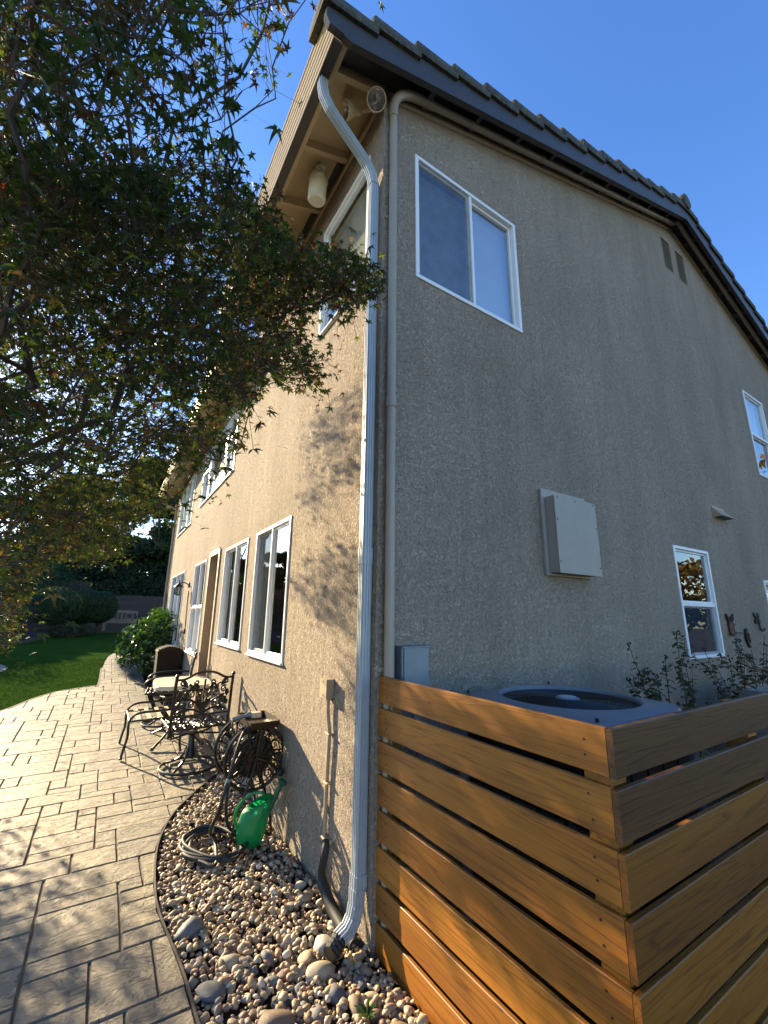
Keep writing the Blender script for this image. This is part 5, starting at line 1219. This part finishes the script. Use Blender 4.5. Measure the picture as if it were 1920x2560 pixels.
for i in order:
    p=pts[i]; dd=np.linalg.norm(NA[:nn_]-p,axis=1); cost=dd+.30*LA[:nn_]; cost[:2]+=9; j=int(np.argmin(cost)); dj=dd[j]
    if dj<.02: continue
    src=j; steps=max(1,int(dj/.13)); a=NA[j].copy()
    for s in range(1,steps+1):
        q=a+(p-a)*s/steps
        if s<steps: q=q+nrg.normal(0,.012,3)+np.array([0,0,.03*math.sin(math.pi*s/steps)])
        if nn_>=len(NA): break
        NA[nn_]=q; LA[nn_]=LA[src]+dj/steps; par.append(src); src=nn_; nn_+=1
NA=NA[:nn_]; kids=[[] for _ in range(nn_)]
for i in range(1,nn_): kids[par[i]].append(i)
wgt=np.zeros(nn_)
for i in range(nn_-1,-1,-1): wgt[i]=max(1.0,sum(wgt[k] for k in kids[i]))
rad=.0019*wgt**.42
maple=empty('japanese_maple',tuple(TR),0,'large japanese maple overhanging the patio with small green and red leaves','tree')
bm_=MB(); done=set()
def chain(i):
    c=[i]
    while kids[i]: i=max(kids[i],key=lambda k:wgt[k]); c.append(i)
    return c
stack=[0]
while stack:
    s=stack.pop(); c=chain(s); 
    for i in c:
        for k in kids[i]:
            if k not in c: stack.append(k)
    idx=([par[s]] if par[s]>=0 else [])+c
    if len(idx)<2: continue
    rr=[rad[i] for i in idx]; 
    if par[s]>=0: rr[0]=rad[s]
    bm_.tube([NA[i]-TR for i in idx],[float(x) for x in rr],8 if rr[0]>.02 else 4,cap=False)
bm_.build('branches',M['bark'],maple,smooth=True)
# leaves: five pointed lobes, hung on the twigs
A5=[-2.05,-1.05,0,1.05,2.05]; L5=[.50,.84,1.0,.84,.50]
lv=[(0,0,0)]
for a,l in zip(A5,L5): lv.append((math.sin(a)*l,math.cos(a)*l,-.12*l))
for k in range(4): a=(A5[k]+A5[k+1])/2; lv.append((math.sin(a)*.27,math.cos(a)*.27,.02))
lv+= [(math.sin(-2.65)*.16,math.cos(-2.65)*.16,.02),(math.sin(2.65)*.16,math.cos(2.65)*.16,.02)]
for a,l in zip(A5,L5):
    for s in (-1,1): b=a+s*.17; lv.append((math.sin(b)*l*.56,math.cos(b)*l*.56,.0))
LV=np.array(lv); NV=len(LV)
notch=[10,6,7,8,9,11]
LF=[]
for k in range(5):
    m0,m1=12+2*k,13+2*k; LF+=[(0,notch[k],m0,m1),(0,m1,notch[k+1],0)] if False else [(0,notch[k],m0,1+k),(0,1+k,m1,notch[k+1])]
LF=np.array(LF)
LV2=LV[:12].copy(); LF2=np.array([(0,notch[k],1+k,notch[k+1]) for k in range(5)]); LV2[6:10]*=1.25; LV2[10:12]*=1.4
tips=[i for i in range(4,nn_) if wgt[i]<=4]
Vv=[];Ff=[];Cc=[]; off=0; nl=0
PAL=np.array([(.024,.046,.014),(.036,.064,.015),(.050,.080,.018),(.10,.12,.022),(.060,.040,.018),(.10,.045,.022),(.15,.040,.020),(.13,.09,.025)])
for i in tips:
    p=NA[i]; x,y,z=projn(p); inside=z>.3 and -250<x<1100 and -250<y<1750
    k=((16 if (x<470 and y>560) else 12) if inside else 9)
    if inside and (y<400 and x>0): k=5 if x>330 else 7
    elif inside: k=int(k*(.55+.9*(.5+.5*math.sin(p[0]*5.1+p[2]*4.3)*math.cos(p[1]*3.7-p[2]*2.9))))
    for _ in range(k):
        if nl>70000: break
        q=p+nrg.normal(0,.062,3)*np.array([1,1,.7])-np.array([0,0,.015]); sz=float(nrg.uniform(.020,.036))
        xx,yy,zz=projn(q)
        if inside and not inpoly(float(xx),float(yy),OUT) and nrg.random()<.75: continue
        if q[0]>-.12 or (inside and xx>972): continue
        az=nrg.random()*6.283; tilt=nrg.normal(.45,.38); roll=nrg.normal(0,.35)
        d=np.array([math.cos(az)*math.cos(tilt),math.sin(az)*math.cos(tilt),-math.sin(tilt)]); s=np.cross(d,[0,0,1]); s/=np.linalg.norm(s); u=np.cross(s,d)
        s2=s*math.cos(roll)+u*math.sin(roll); u2=np.cross(s2,d)
        far=np.linalg.norm(q-CV)>2.0; LVu,LFu,NVu=(LV2,LF2,12) if far else (LV,LF,NV); w=LVu*sz; curl=nrg.uniform(.2,1.6); wz=w[:,2]*curl*1.6-(w[:,1]**2)*curl*4
        Vv.append(q+w[:,:1]*s2+w[:,1:2]*d+wz[:,None]*u2); Ff.append(LFu+off); off+=NVu
        hi=max(0,min(1,(p[2]-2.2)/1.8)); tipy=1.0 if (x>560 and y>480) else 0
        low=1.0 if y>1000 else 0; pr=np.array([2.8,3.0,2.2,.6+1.6*tipy+1.5*low,.6+1.3*hi,.25+.8*hi,.06+.45*tipy,.15+.45*tipy]);  # tip and lower leaves drawn more yellow-green: sun and backlight put into colour
        if x<200 and y>1250: pr[7]+=2; pr[4]+=1
        pr/=pr.sum()
        c=PAL[nrg.choice(8,p=pr)]*nrg.uniform(.6,.95)
        Cc.append(np.repeat(c[None],NVu,0)); nl+=1
        if inside and np.linalg.norm(q-CV)<2.8:             # leaf stalk back to the twig
            pw=s2*.0008; Vv.append(np.array([q-pw,q+pw,p+pw,p-pw])); Ff.append(np.array([[0,1,2,3]])+off); off+=4; Cc.append(np.repeat(np.array([[.07,.035,.02]]),4,0))
M['maple']=foliage('maple_leaves',None,.48,.45,attr=True,tint=(1.9,1.9,.9))
npmesh('leaves',np.concatenate(Vv)-TR,np.concatenate(Ff),M['maple'],maple,cols=np.concatenate(Cc))
print('maple leaves',nl,'nodes',nn_)
